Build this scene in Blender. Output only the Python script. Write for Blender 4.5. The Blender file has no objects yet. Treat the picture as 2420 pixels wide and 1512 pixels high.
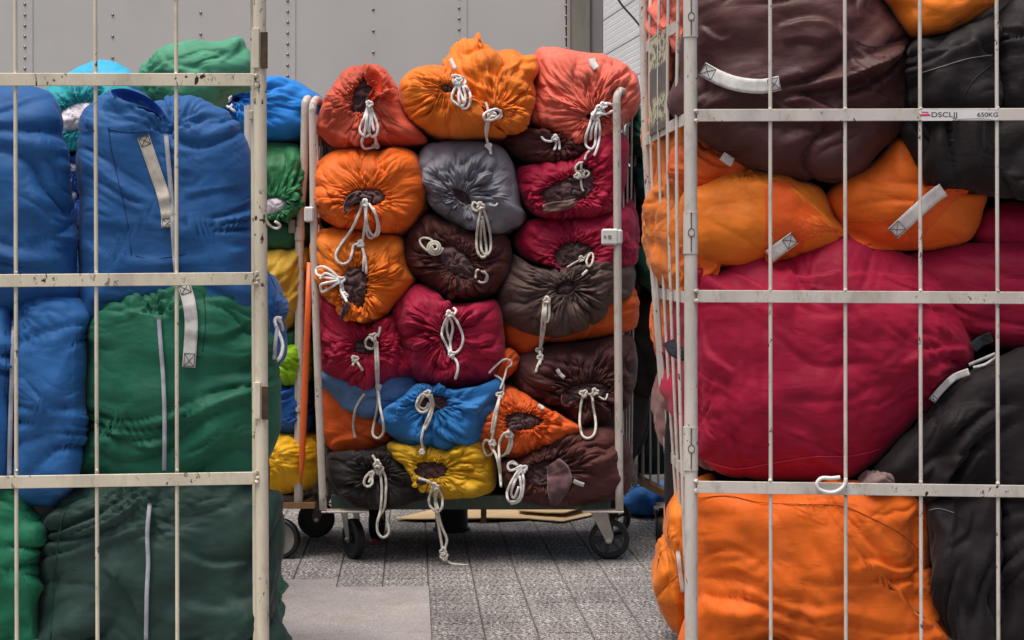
import bpy, math, random
import numpy as np
from mathutils import Vector, Matrix

# ------------------------------------------------------------------ camera, sky, sun, exposure
sc = bpy.context.scene
C = sc.collection
F = 3900.0            # focal length in sheet units (the sheet is 2420 x 1512.5)
CX, HY, CAMZ = 1210.0, 690.0, 0.97
cam_d = bpy.data.cameras.new('camera'); cam = bpy.data.objects.new('camera', cam_d); C.objects.link(cam)
cam.location = (0, 0, CAMZ); cam.rotation_euler = (math.radians(90), 0, 0)
cam_d.sensor_width = 36; cam_d.lens = 36 * F / 2420; cam_d.shift_y = (HY - 756.25) / 2420
cam_d.clip_start = 0.1; cam_d.clip_end = 400
sc.camera = cam
w = bpy.data.worlds.new("World"); sc.world = w; w.use_nodes = True
nt = w.node_tree
sky = nt.nodes.new('ShaderNodeTexSky'); sky.sky_type = 'NISHITA'; sky.sun_disc = False
SUN_EL, SUN_ROT = math.radians(72), math.radians(222)
sky.sun_elevation = SUN_EL; sky.sun_rotation = SUN_ROT
sky.air_density = 1.0; sky.dust_density = 6.0; sky.ozone_density = 0.6
bg = nt.nodes['Background']; bg.inputs['Strength'].default_value = 0.115
nt.links.new(sky.outputs['Color'], bg.inputs['Color'])
sd = bpy.data.lights.new('sun', 'SUN'); sd.energy = 2.3; sd.angle = math.radians(38); sd.color = (1.0, 0.955, 0.90)
so = bpy.data.objects.new('sun', sd); C.objects.link(so); so.location = (0, 0, 6)
sdir = Vector((math.sin(SUN_ROT) * math.cos(SUN_EL), math.cos(SUN_ROT) * math.cos(SUN_EL), math.sin(SUN_EL)))
so.rotation_euler = sdir.to_track_quat('Z', 'Y').to_euler()
sc.view_settings.view_transform = 'Standard'; sc.view_settings.look = 'None'
sc.view_settings.gamma = 1.0; sc.view_settings.exposure = 0.2
try: sc.view_settings.use_curve_mapping = False
except Exception: pass
sc.cycles.max_bounces = 6; sc.cycles.diffuse_bounces = 3; sc.cycles.glossy_bounces = 2

# ------------------------------------------------------------------ helpers
random.seed(3); RS = np.random.RandomState(7)
def P(x, y, Y):
    return ((x - CX) * Y / F, Y, CAMZ - (y - HY) * Y / F)
def PV(x, y, Y): return Vector(P(x, y, Y))

def tag(o, label=None, cat=None, group=None, kind=None):
    if label: o['label'] = label
    if cat: o['category'] = cat
    if group: o['group'] = group
    if kind: o['kind'] = kind
    return o

def empty(name, loc):
    o = bpy.data.objects.new(name, None); C.objects.link(o); o.location = loc
    o.empty_display_size = 0.05
    return o

def origin(o):
    if o is None: return Vector((0, 0, 0))
    v = Vector(o.location)
    while o.parent: o = o.parent; v = v + Vector(o.location)
    return v

def link(name, verts, faces, mat, parent=None, loc=None, smooth=True):
    """verts in world space; a top-level mesh keeps its origin at loc."""
    me = bpy.data.meshes.new(name)
    base = origin(parent) if parent is not None else Vector(loc if loc is not None else (0, 0, 0))
    v = np.asarray(verts, dtype=np.float64) - np.array(base)
    if isinstance(faces, np.ndarray):
        n = len(v); m, k = faces.shape
        me.vertices.add(n); me.vertices.foreach_set('co', v.astype(np.float32).ravel())
        me.loops.add(m * k); me.loops.foreach_set('vertex_index', faces.astype(np.int32).ravel())
        me.polygons.add(m); me.polygons.foreach_set('loop_start', np.arange(0, m * k, k, dtype=np.int32))
        me.polygons.foreach_set('loop_total', np.full(m, k, dtype=np.int32))
        me.update(calc_edges=True); me.validate()
    else:
        me.from_pydata([tuple(p) for p in v], [], faces)
    if smooth: me.polygons.foreach_set('use_smooth', np.ones(len(me.polygons), dtype=bool))
    if mat is not None: me.materials.append(mat)
    o = bpy.data.objects.new(name, me); C.objects.link(o)
    if parent is not None: o.parent = parent
    else: o.location = base
    return o

def catmull(pts, n=6, closed=False):
    p = np.array(pts, float)
    if len(p) < 3 and not closed:
        t = np.linspace(0, 1, n + 1)[:, None]; return p[0] * (1 - t) + p[-1] * t
    out = []
    m = len(p); segs = m if closed else m - 1
    for i in range(segs):
        if closed: a, b, c, d = p[(i - 1) % m], p[i], p[(i + 1) % m], p[(i + 2) % m]
        else: a, b, c, d = p[max(i - 1, 0)], p[i], p[i + 1], p[min(i + 2, m - 1)]
        for k in range(n):
            t = k / n
            out.append(0.5 * ((2 * b) + (c - a) * t + (2 * a - 5 * b + 4 * c - d) * t * t + (3 * b - a - 3 * c + d) * t ** 3))
    if not closed: out.append(p[-1])
    return np.array(out)

class MB:
    def __init__(s): s.v = []; s.f = []
    def add(s, v, f):
        o = len(s.v); s.v += [tuple(p) for p in v]; s.f += [tuple(i + o for i in q) for q in f]; return s
    def path(s, pts, r, n=8, cap=True, flat=1.0):
        pts = [Vector(p) for p in pts]
        m = len(pts); rr = r if hasattr(r, '__len__') else [r] * m
        T = []
        for i in range(m):
            t = (pts[min(i + 1, m - 1)] - pts[max(i - 1, 0)])
            T.append(t.normalized() if t.length > 1e-9 else Vector((0, 0, 1)))
        up = Vector((0, 1, 0)) if abs(T[0].y) < 0.9 else Vector((1, 0, 0))
        nrm = (up - T[0] * up.dot(T[0])).normalized()
        v = []
        for i in range(m):
            nrm = nrm - T[i] * nrm.dot(T[i])
            if nrm.length < 1e-6: nrm = T[i].orthogonal()
            nrm.normalize(); b = T[i].cross(nrm)
            for k in range(n):
                a = 2 * math.pi * k / n
                v.append(pts[i] + (nrm * math.cos(a) * flat + b * math.sin(a)) * rr[i])
        f = [(i * n + k, i * n + (k + 1) % n, (i + 1) * n + (k + 1) % n, (i + 1) * n + k) for i in range(m - 1) for k in range(n)]
        if cap: f += [tuple(range(n - 1, -1, -1)), tuple((m - 1) * n + k for k in range(n))]
        return s.add(v, f)
    def tube(s, a, b, r, n=12): return s.path([a, b], r, n)
    def box(s, c, sz, ax=None, bev=0.0):
        ax = ax or (Vector((1, 0, 0)), Vector((0, 1, 0)), Vector((0, 0, 1)))
        c = Vector(c); hx, hy, hz = sz[0] / 2, sz[1] / 2, sz[2] / 2
        if bev <= 0:
            v = [c + ax[0] * (hx * i) + ax[1] * (hy * j) + ax[2] * (hz * k) for i in (-1, 1) for j in (-1, 1) for k in (-1, 1)]
            f = [(0, 1, 3, 2), (4, 6, 7, 5), (0, 4, 5, 1), (2, 3, 7, 6), (0, 2, 6, 4), (1, 5, 7, 3)]
            return s.add(v, f)
        v = []; idx = {}
        for i in (-1, 1):
            for j in (-1, 1):
                for k in (-1, 1):
                    for d in range(3):
                        h = [hx - bev, hy - bev, hz - bev]; h[d] += bev
                        idx[(i, j, k, d)] = len(v)
                        v.append(c + ax[0] * (h[0] * i) + ax[1] * (h[1] * j) + ax[2] * (h[2] * k))
        f = []
        for d in range(3):
            a, b = (d + 1) % 3, (d + 2) % 3
            for sgn in (-1, 1):
                q = []
                for sa, sb in ((-1, -1), (1, -1), (1, 1), (-1, 1)):
                    t = [0, 0, 0]; t[d] = sgn; t[a] = sa; t[b] = sb; q.append(idx[(t[0], t[1], t[2], d)])
                f.append(tuple(q if sgn > 0 else q[::-1]))
        for d in range(3):
            a, b = (d + 1) % 3, (d + 2) % 3
            for sa in (-1, 1):
                for sb in (-1, 1):
                    t0 = [0, 0, 0]; t1 = [0, 0, 0]; t0[d] = -1; t1[d] = 1
                    for t in (t0, t1): t[a] = sa; t[b] = sb
                    f.append((idx[(*t0, a)], idx[(*t1, a)], idx[(*t1, b)], idx[(*t0, b)]))
        for i in (-1, 1):
            for j in (-1, 1):
                for k in (-1, 1): f.append((idx[(i, j, k, 0)], idx[(i, j, k, 1)], idx[(i, j, k, 2)]))
        return s.add(v, f)
    def bar(s, a, b, wz, wy, bev=0.0):
        """flat bar from a to b, wz tall, wy thick"""
        a, b = Vector(a), Vector(b); d = (b - a); L = d.length; x = d.normalized()
        z = Vector((0, 0, 1)); z = (z - x * z.dot(x)).normalized(); y = z.cross(x)
        return s.box((a + b) / 2, (L, wy, wz), (x, y, z), bev)
    def build(s, name, mat, parent=None, loc=None, smooth=False):
        o = link(name, s.v, s.f, mat, parent, loc, smooth)
        if not smooth:
            pass
        return o

def autosmooth(o, ang=40):
    me = o.data
    me.polygons.foreach_set('use_smooth', np.ones(len(me.polygons), dtype=bool))
    try: me.set_sharp_from_angle(angle=math.radians(ang))
    except Exception: pass
    return o

# gradient noise, vectorised
_perm = RS.permutation(512)
_ga = RS.rand(512) * 2 * np.pi
_gx, _gy = np.cos(_ga), np.sin(_ga)
def perlin(x, y, seed=0, per=0):
    xi = np.floor(x).astype(np.int64); yi = np.floor(y).astype(np.int64)
    xf = x - xi; yf = y - yi
    def g(ix, iy):
        if per: ix = ix % per
        h = _perm[(_perm[(ix + seed * 37) & 511] + iy + seed * 11) & 511]
        return h
    u = xf * xf * xf * (xf * (xf * 6 - 15) + 10); v = yf * yf * yf * (yf * (yf * 6 - 15) + 10)
    r = []
    for dx in (0, 1):
        for dy in (0, 1):
            h = g(xi + dx, yi + dy); r.append(_gx[h] * (xf - dx) + _gy[h] * (yf - dy))
    a = r[0] * (1 - v) + r[1] * v; b = r[2] * (1 - v) + r[3] * v
    return (a * (1 - u) + b * u) * 1.5
def fbm(x, y, seed=0, oc=3, per=0):
    t = 0; a = 1; f = 1
    for i in range(oc):
        t = t + a * perlin(x * f, y * f, seed + i, per * f if per else 0); a *= .5; f *= 2
    return t
def billow(n, k=2.2):
    """rounded ridges with sharp valleys, about zero mean"""
    return np.sqrt(np.abs(n) * k + 0.006) - 0.60

def srgb(h):
    h = h.lstrip('#'); c = [int(h[i:i + 2], 16) / 255 for i in (0, 2, 4)]
    return tuple(((x / 12.92) if x <= .04045 else ((x + .055) / 1.055) ** 2.4) for x in c) + (1,)

# ------------------------------------------------------------------ materials
def new_mat(name):
    m = bpy.data.materials.new(name); m.use_nodes = True
    return m, m.node_tree.nodes, m.node_tree.links, m.node_tree.nodes['Principled BSDF']
def noise(N, L, vec, scale, detail=3, rough=.5, dist=0.0):
    n = N.new('ShaderNodeTexNoise'); n.inputs['Scale'].default_value = scale
    n.inputs['Detail'].default_value = detail; n.inputs['Roughness'].default_value = rough
    n.inputs['Distortion'].default_value = dist
    L.new(vec, n.inputs['Vector']); return n.outputs['Fac']
def coords(N, L, scale=(1, 1, 1), src='Object'):
    t = N.new('ShaderNodeTexCoord'); mp = N.new('ShaderNodeMapping'); mp.inputs['Scale'].default_value = scale
    L.new(t.outputs[src], mp.inputs['Vector']); return mp.outputs['Vector']
def ramp(N, L, fac, stops):
    r = N.new('ShaderNodeValToRGB'); e = r.color_ramp.elements
    while len(e) < len(stops): e.new(0.5)
    for i, (p, c) in enumerate(stops):
        e[i].position = p; e[i].color = c if len(c) == 4 else (*c, 1)
    L.new(fac, r.inputs['Fac']); return r.outputs['Color']
def mix(N, L, fac, a, b, mode='MIX'):
    m = N.new('ShaderNodeMix'); m.data_type = 'RGBA'; m.blend_type = mode
    for s, val in ((0, fac), (6, a), (7, b)):
        if hasattr(val, 'links'): L.new(val, m.inputs[s])
        else: m.inputs[s].default_value = val
    return m.outputs[2]
def bump(N, L, b, h, strength, dist):
    n = N.new('ShaderNodeBump'); n.inputs['Strength'].default_value = strength; n.inputs['Distance'].default_value = dist
    L.new(h, n.inputs['Height']); 
    L.new(n.outputs['Normal'], b.inputs['Normal']); return n
def G(v): return (v, v, v, 1)

_fab = {}
def fabric(hexc, rough=.55, dirt=.28, spec=.42, key=''):
    k = (hexc, rough, dirt, key)
    if k in _fab: return _fab[k]
    m, N, L, b = new_mat('fabric_' + hexc.lstrip('#'))
    c = srgb(hexc); vec = coords(N, L)
    n1 = noise(N, L, vec, 5.0, 4, .6)
    n2 = noise(N, L, vec, 38.0, 3, .6)
    rough += .12; spec *= .72; dark = tuple(x * .70 for x in c[:3]) + (1,); lite = tuple(min(1, x * 1.08 + .014) for x in c[:3]) + (1,)
    col = ramp(N, L, n1, [(.3, dark), (.5, c), (.75, lite)])
    st = ramp(N, L, noise(N, L, vec, 11.0, 5, .7, .6), [(.54, G(0)), (.68, G(1))])
    col = mix(N, L, mix(N, L, dirt, G(0), st), col, tuple(x * .62 + .012 for x in c[:3]) + (1,))
    L.new(col, b.inputs['Base Color'])
    rr = ramp(N, L, n2, [(.3, G(rough - .06)), (.7, G(rough + .1))]); L.new(rr, b.inputs['Roughness'])
    b.inputs['Specular IOR Level'].default_value = spec
    b.inputs['Sheen Weight'].default_value = .08; b.inputs['Sheen Roughness'].default_value = .4
    vs = coords(N, L, (1, 1, 2.2))
    wr = noise(N, L, vs, 13.0, 3, .45, .5)
    vw = noise(N, L, vec, 520.0, 1, .5)
    a = N.new('ShaderNodeMath'); a.operation = 'MULTIPLY_ADD'; a.inputs[1].default_value = .03
    L.new(vw, a.inputs[0]); L.new(wr, a.inputs[2])
    bump(N, L, b, a.outputs[0], .30, .012)
    _fab[k] = m; return m

def towel_mat(hexc):
    m, N, L, b = new_mat('towel_' + hexc.lstrip('#')); c = srgb(hexc); vec = coords(N, L)
    col = ramp(N, L, noise(N, L, vec, 30, 3), [(.3, tuple(x * .7 for x in c[:3]) + (1,)), (.7, tuple(x * 1.2 for x in c[:3]) + (1,))])
    L.new(col, b.inputs['Base Color']); b.inputs['Roughness'].default_value = .95
    b.inputs['Specular IOR Level'].default_value = .15
    b.inputs['Sheen Weight'].default_value = .35
    bump(N, L, b, noise(N, L, vec, 420, 2), .35, .003); return m

def paint(name, hexc, chips=.5, rust='#3a2018', rough=.42, stain=.3):
    m, N, L, b = new_mat(name); c = srgb(hexc)
    vec = coords(N, L); ve = coords(N, L, (1, 1, .35))
    g = ramp(N, L, noise(N, L, ve, 9, 5, .65), [(.3, tuple(x * .74 for x in c[:3]) + (1,)), (.55, c), (.8, tuple(min(1, x * 1.08) for x in c[:3]) + (1,))])
    st = ramp(N, L, noise(N, L, coords(N, L, (1, 1, .5)), 26, 6, .75), [(.54, G(0)), (.66, G(stain))])
    col = mix(N, L, st, g, srgb('#8d7f66'))
    t = .712 - .11 * chips
    ch = ramp(N, L, noise(N, L, coords(N, L, (1, 1, .5)), 85, 4, .62, .4), [(t, G(0)), (t + .012, G(1))])
    gate = ramp(N, L, noise(N, L, vec, 8.5, 3), [(.49, G(0)), (.60, G(1))])
    chm = mix(N, L, 1.0, ch, gate, 'MULTIPLY')
    col = mix(N, L, chm, col, srgb(rust)); L.new(col, b.inputs['Base Color'])
    b.inputs['Roughness'].default_value = rough; b.inputs['Specular IOR Level'].default_value = .4
    inv = mix(N, L, 1.0, G(1), chm, 'SUBTRACT')
    bump(N, L, b, inv, .5, .0012); return m

def plain(name, hexc, rough=.6, metal=0.0, var=.15, scale=20, spec=.5):
    m, N, L, b = new_mat(name); c = srgb(hexc)
    col = ramp(N, L, noise(N, L, coords(N, L), scale, 4, .6), [(.3, tuple(x * (1 - var) for x in c[:3]) + (1,)), (.7, tuple(min(1, x * (1 + var)) for x in c[:3]) + (1,))])
    L.new(col, b.inputs['Base Color']); b.inputs['Roughness'].default_value = rough
    b.inputs['Metallic'].default_value = metal; b.inputs['Specular IOR Level'].default_value = spec
    return m

CREAM = paint('cream_paint', '#ddd3bb', 1.05)
PALE = paint('pale_paint', '#d3ccc2', .8, stain=.4)
WORN = paint('worn_paint', '#cfc4b8', .8, stain=.5)
SHADE = paint('shaded_paint', '#8f867c', .7, stain=.5)  # darker copy of the cage paint, shade of recessed parts put into the colour
RUSTY = paint('rusty_paint', '#9a7250', 1.1, stain=.8)
BRASS = plain('hinge_steel', '#5a4a38', .45, .6, .35, 60)
STEEL = plain('zinc_steel', '#b3afa8', .34, .85, .12, 25)
BOLT = plain('bolt_steel', '#c9c9c4', .25, 1.0, .1, 60)
RUBBER = plain('rubber', '#161618', .5, 0, .2, 30)
RIM = plain('rim_plastic', '#26282b', .45, 0, .2, 30)
RIMG = plain('rim_grey', '#8b857c', .5, 0, .2, 30)
COTTON = plain('cotton_cord', '#ebe9e5', .85, 0, .16, 70, .2)
CREAMC = plain('cream_cord', '#d8d3c6', .85, 0, .2, 60, .2)
WEB = plain('webbing', '#c4bcae', .85, 0, .16, 60, .2)
WEBW = plain('white_webbing', '#d9d6d1', .85, 0, .16, 60, .2)
TAPE = plain('grey_tape', '#a9abb3', .55, 0, .12, 60, .4)
DARKWEB = plain('dark_webbing', '#2c3236', .8, 0, .1, 300, .2)
THREAD = plain('stitching', '#4a4540', .9, 0, .1, 100, .1)
INSIDE = plain('bag_inside', '#1c1416', .95, 0, .2, 20, .1)
PLASTW = plain('white_plastic', '#dcdad4', .4, 0, .06, 20)
ORSTRAP = plain('orange_plastic', '#e2642a', .4, 0, .12, 14)
TBROWN = towel_mat('#624849'); TWHITE = towel_mat('#dcd4dc'); TGREY = towel_mat('#85757c')
# ------------------------------------------------------------------ cloth
DW, DH, DS = 860, 560, 3.0      # depth sheet, used to lay cords on the cloth they rest on
DX0, DY0 = -80.0, -60.0
depth = np.full((DH, DW), 99.0)
def splat(v):
    Y = v[:, 1]; x = v[:, 0] * F / Y + CX; y = (CAMZ - v[:, 2]) * F / Y + HY
    ix = ((x - DX0) / DS).astype(int); iy = ((y - DY0) / DS).astype(int)
    ok = (ix >= 0) & (ix < DW) & (iy >= 0) & (iy < DH)
    np.minimum.at(depth, (iy[ok], ix[ok]), Y[ok])
def surf(x, y, rad=1):
    ix = int((x - DX0) / DS); iy = int((y - DY0) / DS)
    ix = min(max(ix, rad), DW - 1 - rad); iy = min(max(iy, rad), DH - 1 - rad)
    return float(depth[iy - rad:iy + rad + 1, ix - rad:ix + rad + 1].min())

def pts(s):
    return np.array([[float(a) for a in t.split(',')] for t in s.split()])

def polar_radius(poly, c, th, n=10):
    q = catmull(poly, n, True) - c
    a = np.unwrap(np.arctan2(q[:, 1], q[:, 0])); r = np.hypot(q[:, 0], q[:, 1])
    if a[-1] < a[0]: a = a[::-1]; r = r[::-1]
    a = np.maximum.accumulate(a)
    a0 = a[0]; t = np.mod(th - a0, 2 * np.pi) + a0
    aa = np.concatenate([a, [a0 + 2 * np.pi]]); rr = np.concatenate([r, [r[0]]])
    return np.interp(t, aa, rr)

def seg_dist(px, py, line):
    best = np.full(px.shape, 1e9); side = np.zeros(px.shape); along = np.zeros(px.shape)
    L = np.hypot(*(line[1:] - line[:-1]).T); cum = np.concatenate([[0], np.cumsum(L)]); tot = cum[-1]
    for i in range(len(line) - 1):
        a = line[i]; d = line[i + 1] - a; l2 = d @ d + 1e-9
        t = np.clip(((px - a[0]) * d[0] + (py - a[1]) * d[1]) / l2, 0, 1)
        dx = px - (a[0] + t * d[0]); dy = py - (a[1] + t * d[1]); q = np.hypot(dx, dy)
        m = q < best; best = np.where(m, q, best)
        side = np.where(m, np.sign(d[0] * dy - d[1] * dx), side)
        along = np.where(m, (cum[i] + t * L[i]) / tot, along)
    return best, side, along

def folds(px, py, layers, seed):
    h = np.zeros(px.shape)
    for ly in layers:
        k = ly[0]; seed += 3
        if k == 'dir':
            _, ang, wl, st, amp = ly[:5]; cv = ly[5] if len(ly) > 5 else 0
            a = math.radians(ang); u = px * math.cos(a) + py * math.sin(a); v = -px * math.sin(a) + py * math.cos(a)
            v = v + cv * ((u - u.mean()) / 200.0) ** 2 * 60
            v = v + perlin(u / (wl * 6), v / (wl * 4), seed + 1) * wl * 1.9 + perlin(u / (wl * 2.6), v / (wl * 2), seed + 2) * wl * .30
            gate = np.clip(.55 + 1.5 * perlin(u / (wl * 5), v / (wl * 2.2), seed + 5), .08, 1.7)
            n0 = perlin(u / (wl * st * 2.1), v / (wl * 1.15), seed); n1_ = perlin(u / (wl * st * 1.5), v / (wl * .42), seed + 7)
            h += 1.9 * amp * gate * (billow(n0, 2.6) + .38 * np.clip(.4 + 1.4 * perlin(u / (wl * 2), v / wl, seed + 9), 0, 1.3) * billow(n1_, 2.4)
                + .17 * np.clip(.3 + 1.7 * perlin(u / (wl * 1.6), v / (wl * .9), seed + 13), 0, 1.4) * billow(perlin(u / (wl * 1.1), v / (wl * .2) + .4 * perlin(u / wl, v / wl, seed + 15), seed + 14), 2.4))
        elif k == 'rad':
            _, cx, cy, n, r1, amp = ly[:6]; span = ly[6] if len(ly) > 6 else None
            dx, dy = px - cx, py - cy; r = np.hypot(dx, dy) + 1e-6; th = np.arctan2(dy, dx)
            t = (th / (2 * np.pi)) % 1.0
            t2 = t + .02 * perlin(px / 60, py / 60, seed + 1)
            g = np.exp(-(r / r1) ** 1.3) * np.clip(r / (r1 * .10), 0, 1)
            e = 1.0
            if span is not None:
                d = np.abs((th - math.radians(span[0]) + np.pi) % (2 * np.pi) - np.pi)
                e = np.clip((math.radians(span[1]) - d) / .35, 0, 1)
            h += e * amp * g * (billow(perlin(t2 * n, np.log(r) * 1.1, seed, n)) + .5 * billow(perlin(t2 * 2 * n, np.log(r) * 1.6, seed + 3, 2 * n)))
            h -= e * amp * 1.1 * np.exp(-(r / (r1 * .22)) ** 2)
        elif k == 'crease':
            _, line, wd, amp = ly[:4]; line = catmull(pts(line), 4)
            d, s, al = seg_dist(px, py, line)
            tp = np.clip(np.minimum(al, 1 - al) * 6 + .15, 0, 1); tp = np.where((al <= 0) | (al >= 1), tp * np.exp(-d / (wd * .3)), tp)
            sdv = s * d; h += amp * tp * np.tanh(sdv / 4.5) * np.where(s > 0, np.exp(-d / wd), .8 * np.exp(-d / (wd * .7)))
        elif k == 'ridge':
            _, line, wd, amp = ly[:4]; line = catmull(pts(line), 4)
            d, s, al = seg_dist(px, py, line); tp = np.clip(np.minimum(al, 1 - al) * 5 + .1, 0, 1)
            h += amp * tp * np.exp(-(d / wd) ** 2)
        elif k == 'bulge':
            _, x, y, rx, ry, amp = ly; h += amp * np.exp(-((px - x) / rx) ** 2 - ((py - y) / ry) ** 2)
        elif k == 'bars':
            _, xs, wd, amp = ly
            for x in xs:
                lf = .35 + .65 * np.clip(.5 + perlin(px * 0 + x * .7, py / 70, seed), 0, 1)
                h -= amp * lf * np.exp(-(np.abs(px - x) / wd) ** 1.4)
        elif k == 'tug':      # short creases that start at a bar and fade away from it
            _, xs, wl, reach, amp, slope = ly
            for j, x in enumerate(xs):
                dx = px - x; e = np.exp(-np.abs(dx) / reach) * (np.abs(dx) > 0)
                v = py - slope * np.abs(dx) - .0009 * dx * dx
                g = np.clip(.2 + 1.6 * perlin(py / 150, px * 0 + x * .31, seed + j), 0, 1.3)
                h += amp * .6 * g * e * (1 - np.exp(-np.abs(dx) / 8)) * billow(perlin(np.sign(dx) * 3 + dx / 260, v / wl + .5 * perlin(px / 60, py / 90, seed), seed + j * 5))
        elif k == 'lump':
            _, wl, amp = ly; h += amp * fbm(px / wl, py / wl, seed, 2)
    return h

bags = []
def bag(outline, mat, Y, D, label, layers=(), hole=None, hc=None, L=.5, nt=340, nv=64, group=None,
        cat='laundry bag', name='laundry_bag', pleat=.006, npl=34, lump=.010, flat=.9, sink=.018, grow=1.05, seed=None, centre=None, tilt=(0, 0), rim=.007, ymin=None):
    """one bag: a stuffed sack seen end-on (hole given) or side-on. Y = depth of its nearest face, D = how far the face rounds back."""
    if seed is None: seed = 11 + len(bags) * 17
    poly = pts(outline) if isinstance(outline, str) else np.array(outline, float)
    th = np.linspace(0, 2 * np.pi, nt, endpoint=False)
    if hole is not None:
        if isinstance(hole, str): hp = pts(hole)
        else:
            hx, hy, rx, ry, rot = hole; a = np.linspace(0, 2 * np.pi, 12, endpoint=False); cr, sr = math.cos(math.radians(rot)), math.sin(math.radians(rot))
            hp = np.stack([hx + rx * np.cos(a) * cr - ry * np.sin(a) * sr, hy + rx * np.cos(a) * sr + ry * np.sin(a) * cr], 1)
        c = hp.mean(0); Rh = polar_radius(hp, c, th, 6)
        Rh = Rh * (1 + .04 * np.sin(th * npl * .8 + seed) + .15 * perlin(th / (2 * np.pi) * 24, th * 0 + .3, seed, 24))
    else:
        c = np.array(centre) if centre is not None else poly.mean(0); Rh = np.zeros(nt)
    Ro = polar_radius(poly, c, th)
    Ro = np.maximum(Ro, Rh + 3)
    nq = int(nv)
    q = np.linspace(0, 1, nq) ** (1.0 if hole is not None else .8)
    q = 1 - (1 - q) ** 1.15
    ph = q * np.pi / 2
    f = np.sin(ph) ** flat; dd = 1 - np.cos(ph) ** .92
    if hole is None:
        ng = int(nt * .40); lin = np.linspace(-1, 1, ng); lin = np.sign(lin) * (1 - (1 - np.abs(lin)) ** 1.15)
        ga, gb = np.meshgrid(lin, lin, indexing='ij'); rq = np.maximum(np.abs(ga), np.abs(gb)); big = np.abs(ga) >= np.abs(gb)
        sa = np.where(np.abs(ga) < 1e-9, 1e-9, ga); sb = np.where(np.abs(gb) < 1e-9, 1e-9, gb)
        tg = np.where(big, np.where(ga >= 0, 0, np.pi) + np.pi / 4 * (gb / sa), np.where(gb >= 0, np.pi / 2, -np.pi / 2) - np.pi / 4 * (ga / sb))
        tg = np.where(rq < 1e-6, 0, tg)
        fg = np.sin(rq * np.pi / 2) ** flat; fg = np.where(rq < .35, fg[np.abs(rq - .35).argmin() // ng, np.abs(rq - .35).argmin() % ng] * rq / .35, fg)
        Rg = polar_radius(poly, c, tg.ravel()).reshape(tg.shape)
        px = c[0] + Rg * fg * np.cos(tg); py = c[1] + Rg * fg * np.sin(tg)
        Yg = Y + D * (1 - np.cos(rq * np.pi / 2) ** .92)
        rr = fg
        k0 = np.arange(ng - 1)
        loop = np.concatenate([k0 * ng, (ng - 1) * ng + k0, (ng - 1 - k0) * ng + ng - 1, ng - 1 - k0])
        nt = len(loop); th = tg.ravel()[loop]
    else:
        R = Rh[None, :] + (Ro - Rh)[None, :] * f[:, None]
        px = c[0] + R * np.cos(th)[None, :]; py = c[1] + R * np.sin(th)[None, :]
        Yg = Y + D * dd[:, None] + np.zeros((1, nt)); rr = f[:, None]
    Yg = Yg + tilt[0] * (px - c[0]) / 200.0 + tilt[1] * (py - c[1]) / 200.0
    if ymin is not None: Yg = ymin + np.logaddexp(0, (Yg - ymin) / .02) * .02
    t01 = th / (2 * np.pi)
    size = np.sqrt(np.mean(Ro ** 2))
    disp = np.zeros(px.shape)
    T = 0 if hole is None else t01[None, :] + .016 * perlin(px / 70, py / 70, seed + 4) + .003 * perlin(px / 22, py / 22, seed + 5)
    if hole is not None:
        n1, n2, n3 = int(npl * 1.15), int(npl * .75), int(npl * .42); pleat = pleat * 1.45
        A1 = np.exp(-(rr / .26) ** 1.5) * np.clip(rr / .02, .35, 1); A2 = np.exp(-((rr - .30) / .32) ** 2); A3 = np.exp(-((rr - .62) / .36) ** 2)
        lr = np.log(rr + .12)
        gt = np.clip(.75 + 1.3 * perlin(T * 9, lr * .5, seed + 12, 9), .15, 1.7)
        disp += pleat * (A1 * billow(perlin(T * n1, lr * 1.1, seed, n1), 2.8) * .85
                         + gt * A2 * billow(perlin(T * n2, lr * .9 + 3, seed + 1, n2), 2.8) * 1.45
                         + gt * A3 * billow(perlin(T * n3, lr * 1.3 + 7, seed + 2, n3), 2.6) * 1.75)
        disp += pleat * .55 * gt * np.exp(-((rr - .50) / .36) ** 2) * billow(perlin(T * int(n1 * 1.2), lr * 2.0 + 9, seed + 8, int(n1 * 1.2)), 2.6)
        disp -= sink * np.exp(-(rr / .16) ** 2)
        disp += rim * np.exp(-((rr - .05) / .05) ** 2)
    disp += lump * .8 * fbm(px / (size * .9), py / (size * .9), seed + 9, 2)
    disp += folds(px, py, list(layers), seed + 20)
    wx = px + 14 * perlin(px / 46, py / 46, seed + 41); wy = py + 14 * perlin(px / 46, py / 46, seed + 42)
    if hole is None: disp += .34 * (.0030 * np.clip(.5 + 1.2 * perlin(px / 80, py / 80, seed + 43), 0, 1.3) * billow(perlin(wx / 44 + wy / 80, wy / 15 - wx / 50, seed + 44), 2.4)
      + .0012 * np.clip(.5 + 1.2 * perlin(px / 50, py / 50, seed + 45), 0, 1.3) * billow(perlin(wx / 12, wy / 26 + wx / 30, seed + 46), 2.4))
    # world positions of the front
    def W(px, py, Y): return np.stack([(px - CX) * Y / F, Y, CAMZ - (py - HY) * Y / F], -1)
    V = W(px, py, Yg)
    dth = (np.roll(V, -1, 1) - np.roll(V, 1, 1)) if hole is not None else np.gradient(V, axis=1)
    dv = np.gradient(V, axis=0)
    nrm = np.cross(dth, dv); nrm /= (np.linalg.norm(nrm, axis=2, keepdims=True) + 1e-12)
    if nrm[nrm.shape[0] // 3, :, 1].mean() > 0: nrm = -nrm
    edge = np.clip((1 - rr) / .10, .45, 1)
    V = V + nrm * (disp * edge)[..., None]
    rows = [V] if hole is not None else []
    base = V[-1] if hole is not None else V.reshape(-1, 3)[loop]
    if group in ('bags in the near left cage', 'bags in the near right cage', 'bags in the cage behind the blue ones') and grow == 1.05: grow = .86; L = min(L, .30 if poly[:, 0].mean() > 110 else .09)
    nb = 9
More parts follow.
